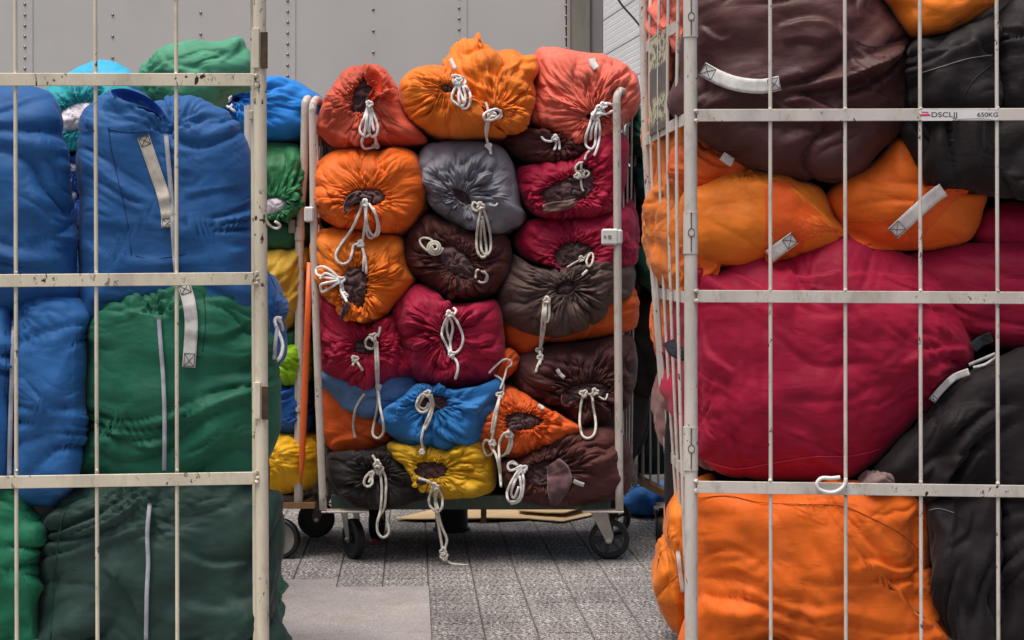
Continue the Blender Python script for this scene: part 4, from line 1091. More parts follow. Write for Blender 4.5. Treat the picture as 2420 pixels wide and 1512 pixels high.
# --- cage behind
B['b1'] = bag("80,270 95,220 130,196 180,188 250,190 312,212 322,260 318,310 270,352 200,366 130,352 90,310", TEAL, 4.86, .12, 'teal bag stuffed with white towels behind the blue bags', [], "134,285 146,262 172,246 205,240 232,246 236,268 215,290 185,305 150,312 137,302", L=.4, nt=260, nv=44, group=GB, pleat=.009, npl=30)
B['b2'] = bag("150,185 172,165 200,150 228,140 262,143 292,156 315,176 330,215 320,260 140,260", CYAN, 5.1, .10, 'pale cyan bag top showing above the upper left crossbar', [('lump', 60, .006)], L=.35, nt=160, nv=30, group=GB)
B['b3'] = bag("330,180 335,155 352,138 378,118 405,106 440,98 478,96 515,97 545,90 566,88 576,98 582,112 594,130 600,168 585,196 545,208 515,214 500,240 400,256 345,230", MGREEN, 5.0, .12, 'pale green bag resting on top behind the left crossbar', [('dir', -25, 40, 2.5, .010), ('rad', 345, 175, 14, 90, .012), ('lump', 70, .012), ('crease', '380,118 400,150 470,165', 14, .010), ('crease', '566,92 560,120 520,150', 10, .008)], L=.35, nt=240, nv=50, group=GB, flat=.8)
B['b4'] = bag("60,420 90,382 140,366 200,362 250,380 265,410 250,440 190,448 100,448", fabric('#1f4f98', .5), 4.9, .1, 'navy blue bag in the gap between the two large blue bags, upper', [], (170, 396, 14, 12, 0), L=.35, nt=200, nv=36, group=GB, pleat=.008)
B['b5'] = bag("60,470 90,440 150,425 210,425 255,445 262,480 240,520 180,535 100,525 66,500", fabric('#2a5fb0', .5), 4.9, .1, 'blue bag in the gap between the two large blue bags, lower', [], (170, 462, 14, 12, 0), L=.35, nt=200, nv=36, group=GB, pleat=.009)
B['b6'] = bag("60,540 200,520 330,530 340,700 200,720 60,700", BLUE, 4.95, .1, 'blue bag deep between the two large blue bags', [], L=.3, nt=120, nv=20, group=GB)
# --- back left cage (beside the centre cage)
B['l1'] = bag("430,240 470,215 510,206 560,196 600,188 640,183 680,187 715,202 745,222 762,240 765,280 756,312 735,326 690,332 640,336 590,330 540,300 500,290 440,280", AZURE, 6.0, .13, 'azure bag slumped over the top of the back left cage', [('rad', 552, 235, 26, 130, .014), ('dir', 14, 30, 3, .005), ('lump', 70, .012)], (556, 233, 9, 8, 0), L=.4, nt=280, nv=56, group=GLN, pleat=.007)
B['l2'] = bag("520,420 540,370 580,348 630,338 680,338 712,350 726,390 726,450 716,505 690,520 640,524 570,515 530,480", fabric('#2e7a4c', .42), 5.98, .14, 'bottle green shiny bag with white cloth in its neck beside the left post', [('lump', 50, .010)], "612,492 625,474 650,466 674,472 678,488 660,502 635,510 616,506", L=.4, nt=280, nv=50, group=GLN, pleat=.009, npl=30)
B['l3'] = bag("520,540 600,522 680,520 724,532 726,565 700,586 640,594 540,590", FOREST, 6.02, .10, 'dark green bag squeezed between the bottle green and mustard bags', [('lump', 50, .008)], L=.4, nt=160, nv=30, group=GLN)
B['l4'] = bag("500,640 560,600 620,590 680,584 725,588 726,660 720,730 690,775 640,792 560,780 505,730", OLIVE, 5.98, .13, 'mustard yellow bag in the back left cage', [('dir', -48, 34, 3, .011), ('lump', 60, .012), ('crease', '712,600 680,640 640,665', 12, .012), ('crease', '640,780 670,720 712,680', 12, .012), ('crease', '640,700 680,690 714,640', 12, .010)], L=.4, nt=240, nv=50, group=GLN)
B['l5'] = bag("540,800 600,782 660,785 724,775 726,800 700,822 640,828 560,828", FOREST, 6.03, .09, 'dark green bag squeezed between the mustard and lime bags', [('lump', 50, .008)], L=.4, nt=140, nv=26, group=GLN)
B['l6'] = bag("520,870 560,830 630,822 700,808 726,818 726,890 700,912 660,914 560,912", LIME, 5.99, .11, 'lime green bag in the back left cage', [('rad', 625, 842, 16, 110, .013), ('dir', 30, 26, 2.4, .006)], L=.4, nt=220, nv=40, group=GLN)
B['l7'] = bag("520,960 560,915 640,912 720,908 727,960 722,1020 640,1034 560,1030", fabric('#1e5aa6', .5), 6.0, .11, 'medium blue bag between the lime and bright yellow bags', [('dir', -8, 22, 3, .008), ('lump', 50, .008)], L=.4, nt=200, nv=40, group=GLN)
B['l8'] = bag("520,1090 560,1040 620,1030 690,1022 735,1032 758,1060 760,1110 744,1145 700,1162 650,1168 560,1160", YELLOW2, 5.98, .13, 'bright yellow bag on the deck of the back left cage', [('rad', 628, 1078, 26, 120, .013), ('lump', 60, .010)], L=.4, nt=240, nv=50, group=GLN)
# --- centre cage
cb = dict(group=GC)
B['c16'] = bag("745,880 765,872 800,890 860,905 910,900 955,878 985,890 990,925 965,960 925,980 890,990 845,986 805,962 780,930 758,905", SLATE, 5.90, .09, 'muted slate blue bag folded under the left crimson bag', [('dir', 25, 30, 2.5, .007), ('lump', 60, .010), ('crease', '940,890 900,930 850,950', 12, .008)], nt=240, nv=44, **cb)
B['c17'] = bag("745,960 752,900 775,890 820,915 860,960 910,995 928,1030 905,1056 860,1074 810,1072 778,1058 758,1025", ORD, 5.95, .10, 'burnt orange bag without visible neck at the lower left of the centre cage', [('dir', 25, 60, 2, .007), ('lump', 90, .008), ('crease', '778,1050 800,1035 850,1030', 14, .010), ('crease', '830,1040 880,1000 915,985', 14, -.006)], nt=240, nv=44, **cb)
B['c19'] = bag("1140,890 1165,865 1185,835 1205,825 1228,845 1222,870 1205,890 1170,905", ORD, 5.93, .06, 'small orange fold of a bag between the crimson and brown bags', [('dir', -50, 16, 2, .005)], nt=140, nv=26, L=.4, **cb)
B['c5'] = bag("1190,335 1205,312 1240,300 1290,308 1340,330 1385,350 1395,372 1360,386 1305,390 1262,386 1222,366", BROWN, 5.93, .09, 'small brown bag wedged below the salmon bag', [('rad', 1318, 340, 18, 90, .010)], (1322, 338, 9, 6, 20), nt=260, nv=44, **cb)
B['c13'] = bag("1185,740 1220,730 1300,735 1400,700 1450,670 1490,672 1507,710 1508,750 1497,778 1450,790 1400,800 1330,808 1280,814 1242,836 1210,826 1192,800", ORD, 5.96, .10, 'orange bag lying flat under the taupe bag', [('dir', -12, 34, 3, .007), ('lump', 70, .010)], nt=260, nv=44, **cb)
B['c9'] = bag("1218,575 1226,545 1250,522 1300,512 1400,500 1478,490 1498,520 1500,560 1510,590 1506,622 1470,640 1420,640 1330,640 1280,628 1238,608", CRIM2, 5.91, .12, 'crimson bag with brown towels, lower of the two on the right', [('lump', 70, .008), ('rad', 1470, 590, 16, 50, .010)], "1308,612 1312,592 1330,576 1360,570 1388,576 1404,592 1400,612 1380,628 1345,636 1315,630", nt=300, nv=52, pleat=.0075, **cb)
B['c8'] = bag("1222,430 1226,398 1262,388 1320,378 1366,372 1385,352 1410,330 1445,300 1482,330 1484,400 1476,455 1462,488 1430,508 1380,518 1320,522 1272,512 1240,485 1228,455", CRIM, 5.89, .13, 'crimson bag with a wide open neck of brown towels', [('lump', 80, .008)], "1276,470 1280,452 1300,438 1340,420 1364,405 1372,390 1390,386 1402,408 1410,430 1404,452 1385,468 1345,482 1300,496 1284,486", nt=360, nv=52, pleat=.008, npl=38, rim=.010, **cb)
B['c4'] = bag("1252,240 1264,190 1270,140 1274,116 1310,113 1350,121 1385,127 1420,130 1455,143 1488,166 1508,195 1515,232 1506,258 1486,275 1470,300 1450,330 1410,352 1370,345 1310,322 1270,300 1250,280", SALMON, 5.90, .15, 'salmon bag draped over the top right of the centre stack', [('rad', 1412, 285, 30, 130, .013), ('lump', 90, .014), ('crease', '1365,150 1352,180 1372,215', 12, .010), ('crease', '1500,215 1460,200 1430,235', 14, .012), ('crease', '1290,125 1285,180 1320,240', 20, .008), ('dir', 60, 26, 3, .005)], (1404, 270, 22, 9, -25), nt=340, nv=60, pleat=.009, npl=34, **cb)
B['c3'] = bag("1048,150 1052,138 1062,128 1068,110 1085,99 1108,94 1120,88 1131,74 1137,82 1141,98 1156,108 1172,118 1192,116 1212,119 1236,134 1258,130 1270,134 1271,165 1263,196 1268,232 1258,268 1240,298 1216,316 1190,314 1165,300 1130,250 1095,205 1060,165", ORANGE, 5.84, .14, 'orange bag with a pointed fold, highest on the centre stack', [('crease', '1070,110 1085,165 1130,200 1165,210', 16, .018), ('crease', '1131,76 1122,110 1100,125', 12, .014), ('crease', '1156,110 1190,150 1180,200', 14, .016), ('crease', '1266,140 1235,150 1215,180', 12, .014), ('crease', '1255,175 1225,165 1190,175', 12, .010), ('lump', 60, .016), ('dir', 35, 30, 2.4, .008)], (1172, 262, 17, 10, 20), nt=340, nv=60, pleat=.008, **cb)
B['c2'] = bag("943,215 948,190 965,170 992,157 1022,152 1050,158 1080,172 1112,200 1136,232 1150,262 1168,290 1192,310 1196,322 1150,327 1095,327 1040,323 1003,308 970,282 950,250", ORANGE, 5.79, .15, 'round orange bag with a small neck at the top of the stack', [('lump', 80, .010)], (1055, 208, 15, 10, 10), nt=360, nv=56, pleat=.0075, npl=40, **cb)
B['c1'] = bag("748,312 752,285 762,252 775,222 792,188 815,165 850,155 885,154 908,166 925,190 942,225 955,262 985,300 1010,328 1004,342 960,346 900,350 850,353 800,352 775,340 762,322", RUST_, 5.83, .15, 'rust red bag with its neck flopped open, top left of the stack', [('lump', 80, .012), ('crease', '905,170 918,200 900,240 950,262', 16, .012), ('crease', '760,292 820,320 900,330', 18, .012), ('crease', '880,270 930,300 990,330', 14, .010)], "826,258 832,235 836,212 848,196 862,184 872,200 884,206 878,226 868,244 890,250 893,262 862,266 838,266", nt=360, nv=56, pleat=.009, npl=36, **cb)
B['c7'] = bag("983,392 990,365 1002,345 1022,334 1060,330 1110,330 1155,336 1186,348 1206,372 1220,400 1225,440 1228,480 1240,505 1232,530 1205,545 1178,553 1140,548 1092,540 1060,525 1030,500 1012,475 1005,450 990,425", GREYF, 5.83, .15, 'grey bag in the middle of the stack, the only grey one', [('lump', 90, .012), ('crease', '1165,345 1140,380 1115,420 1105,445', 10, .012), ('crease', '1008,455 1040,470 1070,470', 12, .010)], (1093, 465, 27, 12, 42), nt=360, nv=56, pleat=.010, npl=30, **cb)
B['c6'] = bag("740,425 748,392 768,368 795,354 830,350 870,348 892,354 930,350 965,354 986,368 994,395 1006,440 1004,482 990,512 968,536 938,553 890,550 840,546 800,540 765,515 745,475", ORANGE2, 5.80, .15, 'orange bag with dark towels, left end of the second row', [('lump', 90, .010), ('crease', '893,350 888,380 892,410', 10, .010), ('crease', '985,520 940,495 900,480', 12, -.008)], "815,475 820,460 840,450 872,447 900,451 914,460 905,474 885,484 850,484 828,486", nt=360, nv=56, pleat=.009, npl=38, **cb)
B['c11'] = bag("952,605 957,570 975,535 1002,508 1030,512 1070,530 1110,540 1150,548 1190,552 1208,582 1208,625 1198,660 1178,688 1145,705 1100,712 1050,702 1010,680 980,650 958,625", BROWN, 5.86, .14, 'brown bag in the middle with its cord rolled up in a coil', [('lump', 80, .010)], "1036,600 1048,582 1070,582 1095,598 1112,618 1122,642 1116,658 1096,660 1072,648 1050,628", nt=360, nv=56, pleat=.008, npl=40, **cb)
B['c10'] = bag("730,600 732,570 745,548 775,540 820,538 870,545 920,552 948,566 955,600 968,635 980,662 962,690 935,718 912,745 880,766 845,768 805,752 778,720 755,690 738,650", ORANGE, 5.82, .14, 'orange bag with a tall dark neck and looped cords, third row left', [('lump', 80, .010)], "806,672 812,645 830,630 850,628 864,640 868,668 864,700 852,728 832,722 815,706", nt=360, nv=56, pleat=.009, npl=40, **cb)
B['c14'] = bag("742,690 760,700 800,735 850,760 890,765 915,748 935,742 948,775 958,820 985,880 955,895 915,912 870,922 828,925 790,908 760,880 747,840 744,770", CRIM, 5.85, .13, 'crimson bag at the left edge with two cords hanging low', [('lump', 80, .008)], (865, 818, 31, 20, -8), nt=360, nv=54, pleat=.009, npl=34, **cb)
B['c15'] = bag("928,745 942,705 968,678 995,672 1030,688 1065,712 1120,716 1168,710 1182,735 1190,780 1192,830 1184,868 1160,895 1120,912 1070,920 1025,915 988,900 962,870 945,810", CRIM2, 5.81, .15, 'round crimson bag in the centre with a looped white cord', [('lump', 90, .010), ('crease', '1030,690 1060,720 1066,750', 12, .010)], "1042,790 1046,768 1056,756 1066,770 1070,800 1068,825 1058,838 1048,825", nt=360, nv=56, pleat=.010, npl=30, **cb)
B['c12'] = bag("1176,735 1180,700 1192,665 1204,630 1212,602 1225,605 1250,622 1285,632 1330,632 1380,622 1440,608 1480,612 1500,640 1500,680 1486,705 1450,718 1438,742 1405,772 1360,790 1305,798 1262,795 1225,785 1196,765", TAUPE, 5.88, .14, 'taupe bag with a small puckered neck on the right', [('lump', 90, .012), ('crease', '1340,705 1330,745 1325,780', 10, .010), ('crease', '1210,612 1222,640 1260,650', 12, .008)], (1337, 680, 24, 15, -22), nt=360, nv=56, pleat=.011, npl=32, **cb)
B['c20'] = bag("1206,885 1210,858 1228,838 1262,826 1320,815 1400,802 1465,790 1495,802 1506,850 1504,905 1490,950 1465,985 1430,1005 1390,1012 1350,992 1300,972 1255,950 1222,920", BROWN2, 5.91, .14, 'wide brown bag with a long hanging cord loop, below the flat orange bag', [('lump', 90, .012)], "1334,935 1342,918 1365,908 1400,904 1430,908 1438,922 1425,938 1395,946 1355,948", nt=360, nv=54, pleat=.010, npl=34, **cb)
B['c18'] = bag("895,995 915,965 945,942 975,915 1000,905 1060,918 1120,912 1170,892 1190,905 1186,940 1170,985 1150,1025 1118,1056 1070,1072 1020,1072 970,1060 930,1035 905,1012", SKYB, 5.81, .12, 'sky blue bag with brown cloth in its neck, low in the middle', [('lump', 90, .010), ('crease', '1010,975 1040,1010 1075,1040', 14, .010), ('crease', '1060,940 1110,950 1160,930', 14, .009)], "982,965 984,948 1000,938 1030,934 1052,942 1056,956 1042,970 1010,974", nt=360, nv=54, pleat=.010, npl=30, **cb)
B['c21'] = bag("1128,1035 1135,1005 1158,975 1180,940 1200,918 1232,925 1268,948 1310,972 1360,1000 1378,1015 1345,1036 1300,1058 1262,1075 1220,1086 1180,1075 1148,1060", ORD, 5.82, .12, 'vivid orange bag with a round neck of dark towels, low right', [('lump', 70, .006)], "1192,1002 1198,985 1220,976 1250,977 1274,987 1280,1000 1262,1012 1230,1018 1204,1014", nt=360, nv=52, pleat=.008, npl=42, rim=.009, **cb)
B['c22'] = bag("770,1100 775,1075 820,1068 870,1070 915,1050 945,1075 985,1120 1022,1155 1005,1182 960,1192 910,1200 860,1200 820,1186 790,1150 776,1120", BLACKB, 5.84, .13, 'blackish bag drooping over the left of the green deck', [('lump', 80, .014), ('crease', '800,1150 860,1165 900,1190', 16, .014)], (888, 1118, 20, 15, 25), nt=360, nv=52, pleat=.011, npl=28, **cb)
B['c23'] = bag("915,1065 922,1045 960,1048 1020,1055 1080,1055 1130,1040 1155,1055 1168,1090 1170,1130 1160,1160 1120,1176 1070,1181 1030,1176 1002,1158 975,1135 945,1105 925,1085", YELLOW, 5.82, .13, 'yellow bag standing on the deck under the sky blue bag', [('lump', 80, .010)], "978,1116 982,1102 1000,1092 1030,1094 1054,1100 1062,1112 1050,1126 1020,1134 992,1130", nt=360, nv=52, pleat=.010, npl=34, **cb)
B['c24'] = bag("1186,1120 1190,1095 1222,1082 1262,1062 1305,1035 1355,1015 1410,1008 1458,1015 1490,1060 1494,1120 1480,1165 1430,1185 1370,1195 1300,1198 1245,1188 1202,1165", BROWN, 5.83, .14, 'brown bag at the right end of the deck with a twisted towel hanging out', [('lump', 90, .010)], "1240,1128 1246,1108 1268,1094 1300,1090 1332,1102 1342,1120 1330,1138 1295,1150 1258,1148", nt=360, nv=54, pleat=.010, npl=34, **cb)
# unseen fillers added deep in the centre stack to keep its gaps dark
for i, (o_, m_, lb) in enumerate((("780,300 1000,290 1240,300 1250,700 1000,720 780,700", BROWN2, 'added brown filler bag blocking daylight behind the upper left centre stack'), ("1200,330 1460,330 1462,760 1200,760", PURB, 'added dark plum filler bag blocking daylight behind the right centre stack'), ("790,700 1460,720 1450,1140 800,1140", BLACKB, 'added black filler bag blocking daylight behind the lower centre stack'))):
    B['f%d' % i] = bag(o_, m_, 6.46, .08, lb, [], L=.18, nt=80, nv=12, group=GC, flat=.7)
# --- back right cage
B['g1'] = bag("1490,300 1500,262 1520,245 1560,240 1640,260 1650,330 1640,380 1560,390 1505,372 1494,340", BGREEN, 6.30, .12, 'sea green bag high in the back right cage', [('lump', 50, .012), ('rad', 1530, 340, 14, 80, .012)], L=.4, nt=180, nv=36, group=GRN)
B['g2'] = bag("1496,420 1505,385 1560,385 1640,380 1650,450 1640,490 1560,492 1510,470", fabric('#1d4a46', .5), 6.32, .12, 'dark teal bag in the back right cage', [('lump', 50, .012)], L=.4, nt=160, nv=30, group=GRN)
B['g3'] = bag("1498,530 1520,492 1640,490 1650,560 1640,580 1510,580", BLACK, 6.38, .12, 'black bag in the back right cage above the deep green one', [('lump', 50, .010)], L=.4, nt=120, nv=24, group=GRN)
B['g4'] = bag("1503,620 1515,580 1560,570 1640,575 1650,640 1640,690 1560,695 1512,668", fabric('#155a48', .5), 6.30, .12, 'deep green bag at mid height of the back right cage', [('lump', 50, .012)], L=.4, nt=160, nv=30, group=GRN)
B['g5'] = bag("1470,760 1520,690 1640,692 1650,900 1600,930 1490,930", BLACKB, 6.42, .12, 'black bag low in the back right cage', [('lump', 60, .012)], L=.3, nt=140, nv=30, group=GRN)
B['g6'] = bag("1475,960 1560,930 1640,935 1650,1110 1600,1120 1480,1105", fabric('#1b2b2c', .5), 6.6, .10, 'nearly black green bag at the bottom of the back right cage', [('lump', 60, .012)], L=.3, nt=120, nv=24, group=GRN)
B['g7'] = bag("1472,1190 1484,1165 1510,1150 1550,1152 1600,1160 1610,1200 1590,1214 1500,1216 1476,1208", fabric('#1c62a8', .5), 7.0, .12, 'blue bag lying on the paving behind the right wheel', [('lump', 40, .012)], L=.25, nt=160, nv=30)
B['g8'] = bag("1455,500 1480,470 1500,480 1512,560 1508,600 1480,640 1455,620", CRIM2, 6.1, .08, 'crimson bag squeezing out past the right post of the centre cage', [('rad', 1480, 590, 14, 60, .012), ('lump', 40, .008)], L=.3, nt=140, nv=30, group=GC)
# --- near right cage
RB = [1821, 1998, 2175, 2358]
B['r3c'] = bag("2345,60 2380,10 2440,-20 2620,-20 2620,290 2500,300 2400,280 2362,262 2350,180", BLACK, 4.14, .10, 'black bag at the right edge above the upper crossbar', [('dir', 12, 40, 3, .010), ('tug', [2358], 30, 60, .012, .2), ('lump', 90, .012)], nt=240, nv=44, group=GR, flat=.75)
B['r2'] = bag("2075,-60 2380,-60 2372,-5 2345,20 2300,52 2255,72 2205,86 2165,90 2140,70 2105,20", ORANGE, 4.14, .12, 'orange bag peeking in at the top right above the black bag', [('lump', 90, .012), ('dir', -30, 60, 2.5, .007)], nt=240, nv=44, group=GR, flat=.8)
B['r3'] = bag("2142,130 2160,96 2200,88 2250,76 2300,56 2345,28 2366,60 2372,160 2370,250 2345,278 2300,292 2260,290 2205,280 2160,262 2145,200", BLACK, 4.105, .13, 'charcoal bag with a stitched seam bulging over the upper crossbar', [('dir', -20, 50, 2.6, .010), ('lump', 90, .014), ('crease', '2300,90 2330,120 2362,140', 14, .012), ('crease', '2175,110 2220,120 2300,100', 16, .010), ('tug', [2175, 2358], 30, 50, .010, .2)], nt=300, nv=60, group=GR, flat=.72)
B['r3b'] = bag("2128,290 2160,260 2300,250 2450,255 2620,260 2620,470 2500,480 2420,465 2330,462 2280,450 2245,452 2205,446 2172,410 2145,360 2132,325", fabric('#211b1c', .56, .05, .36), 4.13, .14, 'large black bag sagging below the upper crossbar on the right', [('lump', 140, .014), ('dir', 75, 70, 2.6, .012), ('ridge', '2215,300 2218,380 2240,440', 30, .012)], nt=300, nv=60, group=GR, flat=.78)
B['r4b'] = bag("1585,360 1620,335 1700,340 1790,370 1800,410 1760,440 1700,446 1640,450 1590,440", ORD, 4.24, .10, 'orange red bag peeking out just under the large brown bag', [('lump', 70, .010), ('dir', 20, 30, 3, .006)], nt=200, nv=36, group=GR)
B['r4'] = bag("1600,520 1612,460 1650,436 1700,412 1735,395 1775,392 1815,405 1870,425 1930,440 1955,470 1975,510 2005,545 1990,575 1920,600 1850,622 1760,630 1670,625 1615,600", ORANGE, 4.16, .14, 'orange bag with an orange red reinforcing panel, mid left of the right cage', [('lump', 150, .012), ('dir', 10, 70, 3, .005), ('crease', '1860,450 1900,470 1980,540', 16, .008), ('rad', 1760, 395, 12, 60, .008)], nt=300, nv=60, group=GR, flat=.8)
B['r5'] = bag("1955,470 1972,440 2030,410 2080,370 2120,325 2160,335 2200,380 2250,440 2330,455 2326,500 2305,545 2275,575 2225,590 2160,596 2090,590 2040,570 1995,545 1970,510", ORANGE2, 4.18, .14, 'orange bag with a long diagonal white handle in the right cage', [('lump', 130, .012), ('dir', 20, 60, 3, .005), ('crease', '1985,520 2050,545 2110,540', 20, .008)], nt=300, nv=60, group=GR, flat=.8)
B['r7b'] = bag("2285,560 2300,520 2345,490 2420,475 2620,470 2620,600 2420,606 2330,596", CRIM2, 4.28, .10, 'crimson bag at the right edge under the black bags', [('lump', 90, .012)], nt=180, nv=36, group=GR)
B['r7'] = bag("2120,610 2180,588 2260,574 2340,572 2420,580 2620,590 2620,830 2480,840 2360,822 2290,810 2220,760 2150,700", CRIM2, 4.22, .14, 'crimson bag behind the largest crimson bag at the right edge', [('lump', 140, .014), ('dir', 15, 60, 3, .008)], nt=260, nv=50, group=GR, flat=.8)
B['r6b'] = bag("1562,850 1570,800 1585,740 1592,680 1610,640 1680,640 1700,900 1680,1050 1625,1030 1598,990 1572,920", CRIM, 4.30, .09, 'crimson side bag with a dark strap pressing through the side grille', [('dir', 80, 34, 3, .010), ('lump', 60, .012), ('rad', 1590, 830, 12, 60, .010)], L=.3, nt=240, nv=50, group=GR, tilt=(-1.0, 0), ymin=4.24)
B['r6'] = bag("1640,700 1645,645 1665,640 1700,636 1730,612 1758,600 1800,598 1840,607 1880,596 1925,572 1970,556 2015,552 2060,560 2105,580 2150,604 2195,626 2235,660 2262,700 2285,745 2298,790 2305,830 2298,862 2262,890 2225,925 2190,965 2150,1010 2105,1062 2062,1100 2010,1128 1950,1140 1880,1140 1810,1136 1750,1130 1700,1118 1662,1090 1640,1040",
    CRIM, 4.13, .17, 'enormous crimson bag filling the middle of the right cage', [('lump', 200, .018), ('dir', 78, 120, 3.5, .007), ('crease', '1860,625 1900,650 1990,640', 24, .016), ('crease', '1700,640 1760,650 1830,690', 24, .010), ('crease', '1990,650 2080,640 2170,650 2240,690', 22, .010), ('rad', 2275, 870, 18, 200, .016, (170, 75)), ('crease', '2170,880 2220,860 2290,870', 18, .012), ('crease', '2130,850 2200,825 2290,820', 20, .012), ('rad', 1640, 985, 12, 120, .010), ('tug', RB[:3], 46, 60, .018, .5), ('dir', 20, 46, 3, .0035), ('crease', '1660,760 1680,830 1740,880', 30, .008), ('crease', '2150,690 2200,720 2250,790', 24, .009)], nt=420, nv=96, group=GR, flat=.70, centre=(1960, 840))
B['r8'] = bag("2035,1160 2060,1115 2100,1065 2150,1010 2200,960 2250,915 2310,868 2370,835 2430,810 2620,780 2620,1190 2400,1200 2250,1190 2120,1180", BLACK, 4.14, .14, 'black bag with white piping handle leaning right of the enormous crimson bag', [('dir', -42, 64, 2.4, .020), ('lump', 140, .016), ('tug', [2175, 2358], 40, 80, .014, -.4), ('crease', '2160,1130 2230,1080 2330,1060', 22, .016), ('crease', '2200,1000 2280,960 2360,960', 22, .014), ('ridge', '2190,1050 2260,1000 2340,985', 24, .014)], nt=340, nv=76, group=GR, flat=.76)
B['r9'] = bag("2190,1220 2200,1180 2240,1165 2330,1160 2365,1180 2372,1300 2374,1600 2285,1600 2240,1500 2212,1400 2195,1300", BLACK, 4.12, .12, 'black bag at the bottom right, left of the last rod', [('dir', 80, 56, 2.2, .018), ('lump', 110, .014), ('crease', '2255,1180 2262,1230 2250,1270', 18, .014), ('crease', '2300,1200 2290,1260 2240,1290', 18, .012)], nt=280, nv=60, group=GR, flat=.76)
B['r9b'] = bag("2360,1210 2400,1165 2620,1160 2620,1600 2375,1600 2368,1400", BLACK, 4.14, .12, 'black bag in the bottom right corner', [('dir', -50, 50, 2.6, .012), ('lump', 110, .014)], nt=240, nv=44, group=GR, flat=.76)
B['r12'] = bag("2040,1140 2060,1120 2100,1118 2115,1135 2105,1155 2050,1160", fabric('#8a7370', .8), 4.12, .05, 'bit of grey pink cloth pinched above the lowest crossbar', [('dir', 20, 8, 3, .003)], L=.1, nt=120, nv=24, group=GR)
B['r10'] = bag("1640,1400 1636,1220 1650,1160 1700,1138 1800,1134 1900,1136 1960,1130 2040,1140 2110,1150 2180,1165 2204,1200 2206,1260 2205,1320 2212,1390 2226,1450 2250,1510 2270,1600 1640,1600",
    ORANGE2, 4.125, .15, 'big orange bag with a curved hem at the bottom of the right cage', [('lump', 170, .014), ('dir', -6, 60, 3.4, .008, .3), ('tug', RB[:3], 36, 80, .046, .35), ('bars', RB[:3], 22, .016), ('dir', 80, 90, 3, .008), ('crease', '2010,1335 2060,1325 2120,1345 2180,1338', 18, .018), ('crease', '2100,1400 2140,1375 2190,1385', 16, .014), ('crease', '1660,1400 1700,1430 1760,1440', 20, .012), ('crease', '2190,1220 2195,1330 2205,1420', 12, .010)], nt=400, nv=92, group=GR, flat=.72)
B['r11'] = bag("1546,1400 1552,1360 1565,1315 1582,1275 1585,1235 1580,1205 1590,1178 1610,1150 1640,1135 1700,1150 1700,1490 1640,1508 1600,1500 1575,1470 1555,1430", ORANGE, 4.30, .12, 'orange bag bulging out under the side grille of the right cage', [('lump', 70, .012), ('crease', '1585,1235 1600,1260 1625,1300', 14, .010), ('crease', '1552,1420 1575,1390 1600,1360', 12, .008), ('dir', 60, 50, 2.5, .007)], L=.3, nt=260, nv=56, group=GR)
B['r1'] = bag("1578,255 1580,225 1592,190 1604,140 1612,90 1622,40 1650,-60 1800,-90 2050,-90 2092,0 2112,30 2140,60 2148,100 2152,150 2148,210 2142,270 2122,320 2080,362 2040,395 1990,418 1930,430 1880,428 1820,412 1760,390 1700,360 1655,330 1630,300 1618,282 1596,276",
    fabric('#4d2826', .40, .2, .5), 4.115, .16, 'large brown bag with a white handle at the top of the right cage', [('lump', 150, .016), ('dir', -28, 66, 2.2, .019, .3), ('tug', RB[:3], 44, 80, .013, .2), ('crease', '1840,60 1900,45 1960,52 1985,90', 22, .020), ('crease', '1850,100 1900,95 1960,110', 24, -.012), ('crease', '1990,60 2030,120 2090,160', 18, .018), ('crease', '2000,110 2030,170 2080,200', 16, .014), ('crease', '1850,240 1900,225 1980,262', 18, .018), ('crease', '1790,215 1830,235 1870,265', 14, .012), ('crease', '1990,230 2040,215 2100,235', 14, .014), ('crease', '1660,60 1700,90 1730,80', 16, .008), ('bulge', 1925, 280, 90, 24, .016), ('ridge', '1680,282 1820,290 1960,296 2100,280', 34, -.014)], nt=420, nv=96, group=GR, flat=.70, centre=(1870, 190))
B['s0'] = bag("1530,60 1538,-60 1620,-80 1700,-60 1700,130 1600,125 1568,110 1552,90 1540,150 1532,120", SALMON, 4.36, .12, 'salmon bag showing through the top of the side grille', [('dir', 78, 30, 3, .010), ('lump', 60, .012)], L=.3, nt=220, nv=40, group=GR, tilt=(-1.0, 0), ymin=4.30)
B['s1'] = bag("1570,160 1590,110 1615,96 1700,90 1700,300 1640,310 1600,320 1590,240 1575,215", ORANGE2, 4.38, .10, 'vivid orange bag showing behind the placard', [('dir', 80, 26, 3, .010), ('lump', 50, .012)], L=.25, nt=200, nv=40, group=GR, tilt=(-1.0, 0), ymin=4.30)
B['s2'] = bag("1520,330 1526,270 1545,235 1580,200 1700,230 1700,440 1600,470 1560,450 1535,420", ORANGE, 4.42, .12, 'orange bag showing left of the placard foot', [('dir', 84, 34, 3, .009), ('lump', 60, .012)], L=.25, nt=200, nv=40, group=GR, tilt=(-1.0, 0), ymin=4.30)
B['s3'] = bag("1528,560 1526,500 1536,450 1560,420 1590,400 1700,400 1700,700 1600,700 1562,680 1540,630", ORANGE, 4.345, .12, 'orange bag swelling through the middle of the side grille', [('dir', -70, 34, 2.6, .010), ('lump', 60, .012), ('rad', 1620, 470, 16, 100, .010)], L=.3, nt=240, nv=48, group=GR, tilt=(-1.0, 0), ymin=4.30)
B['s4'] = bag("1548,560 1556,525 1585,500 1620,480 1700,480 1700,640 1640,660 1600,650 1565,620", ORANGE2, 4.265, .10, 'creased orange bag nearest the right post at mid height', [('dir', -60, 24, 2.6, .010), ('lump', 40, .010)], tilt=(-1.0, 0), ymin=4.23, L=.3, nt=220, nv=40, group=GR)
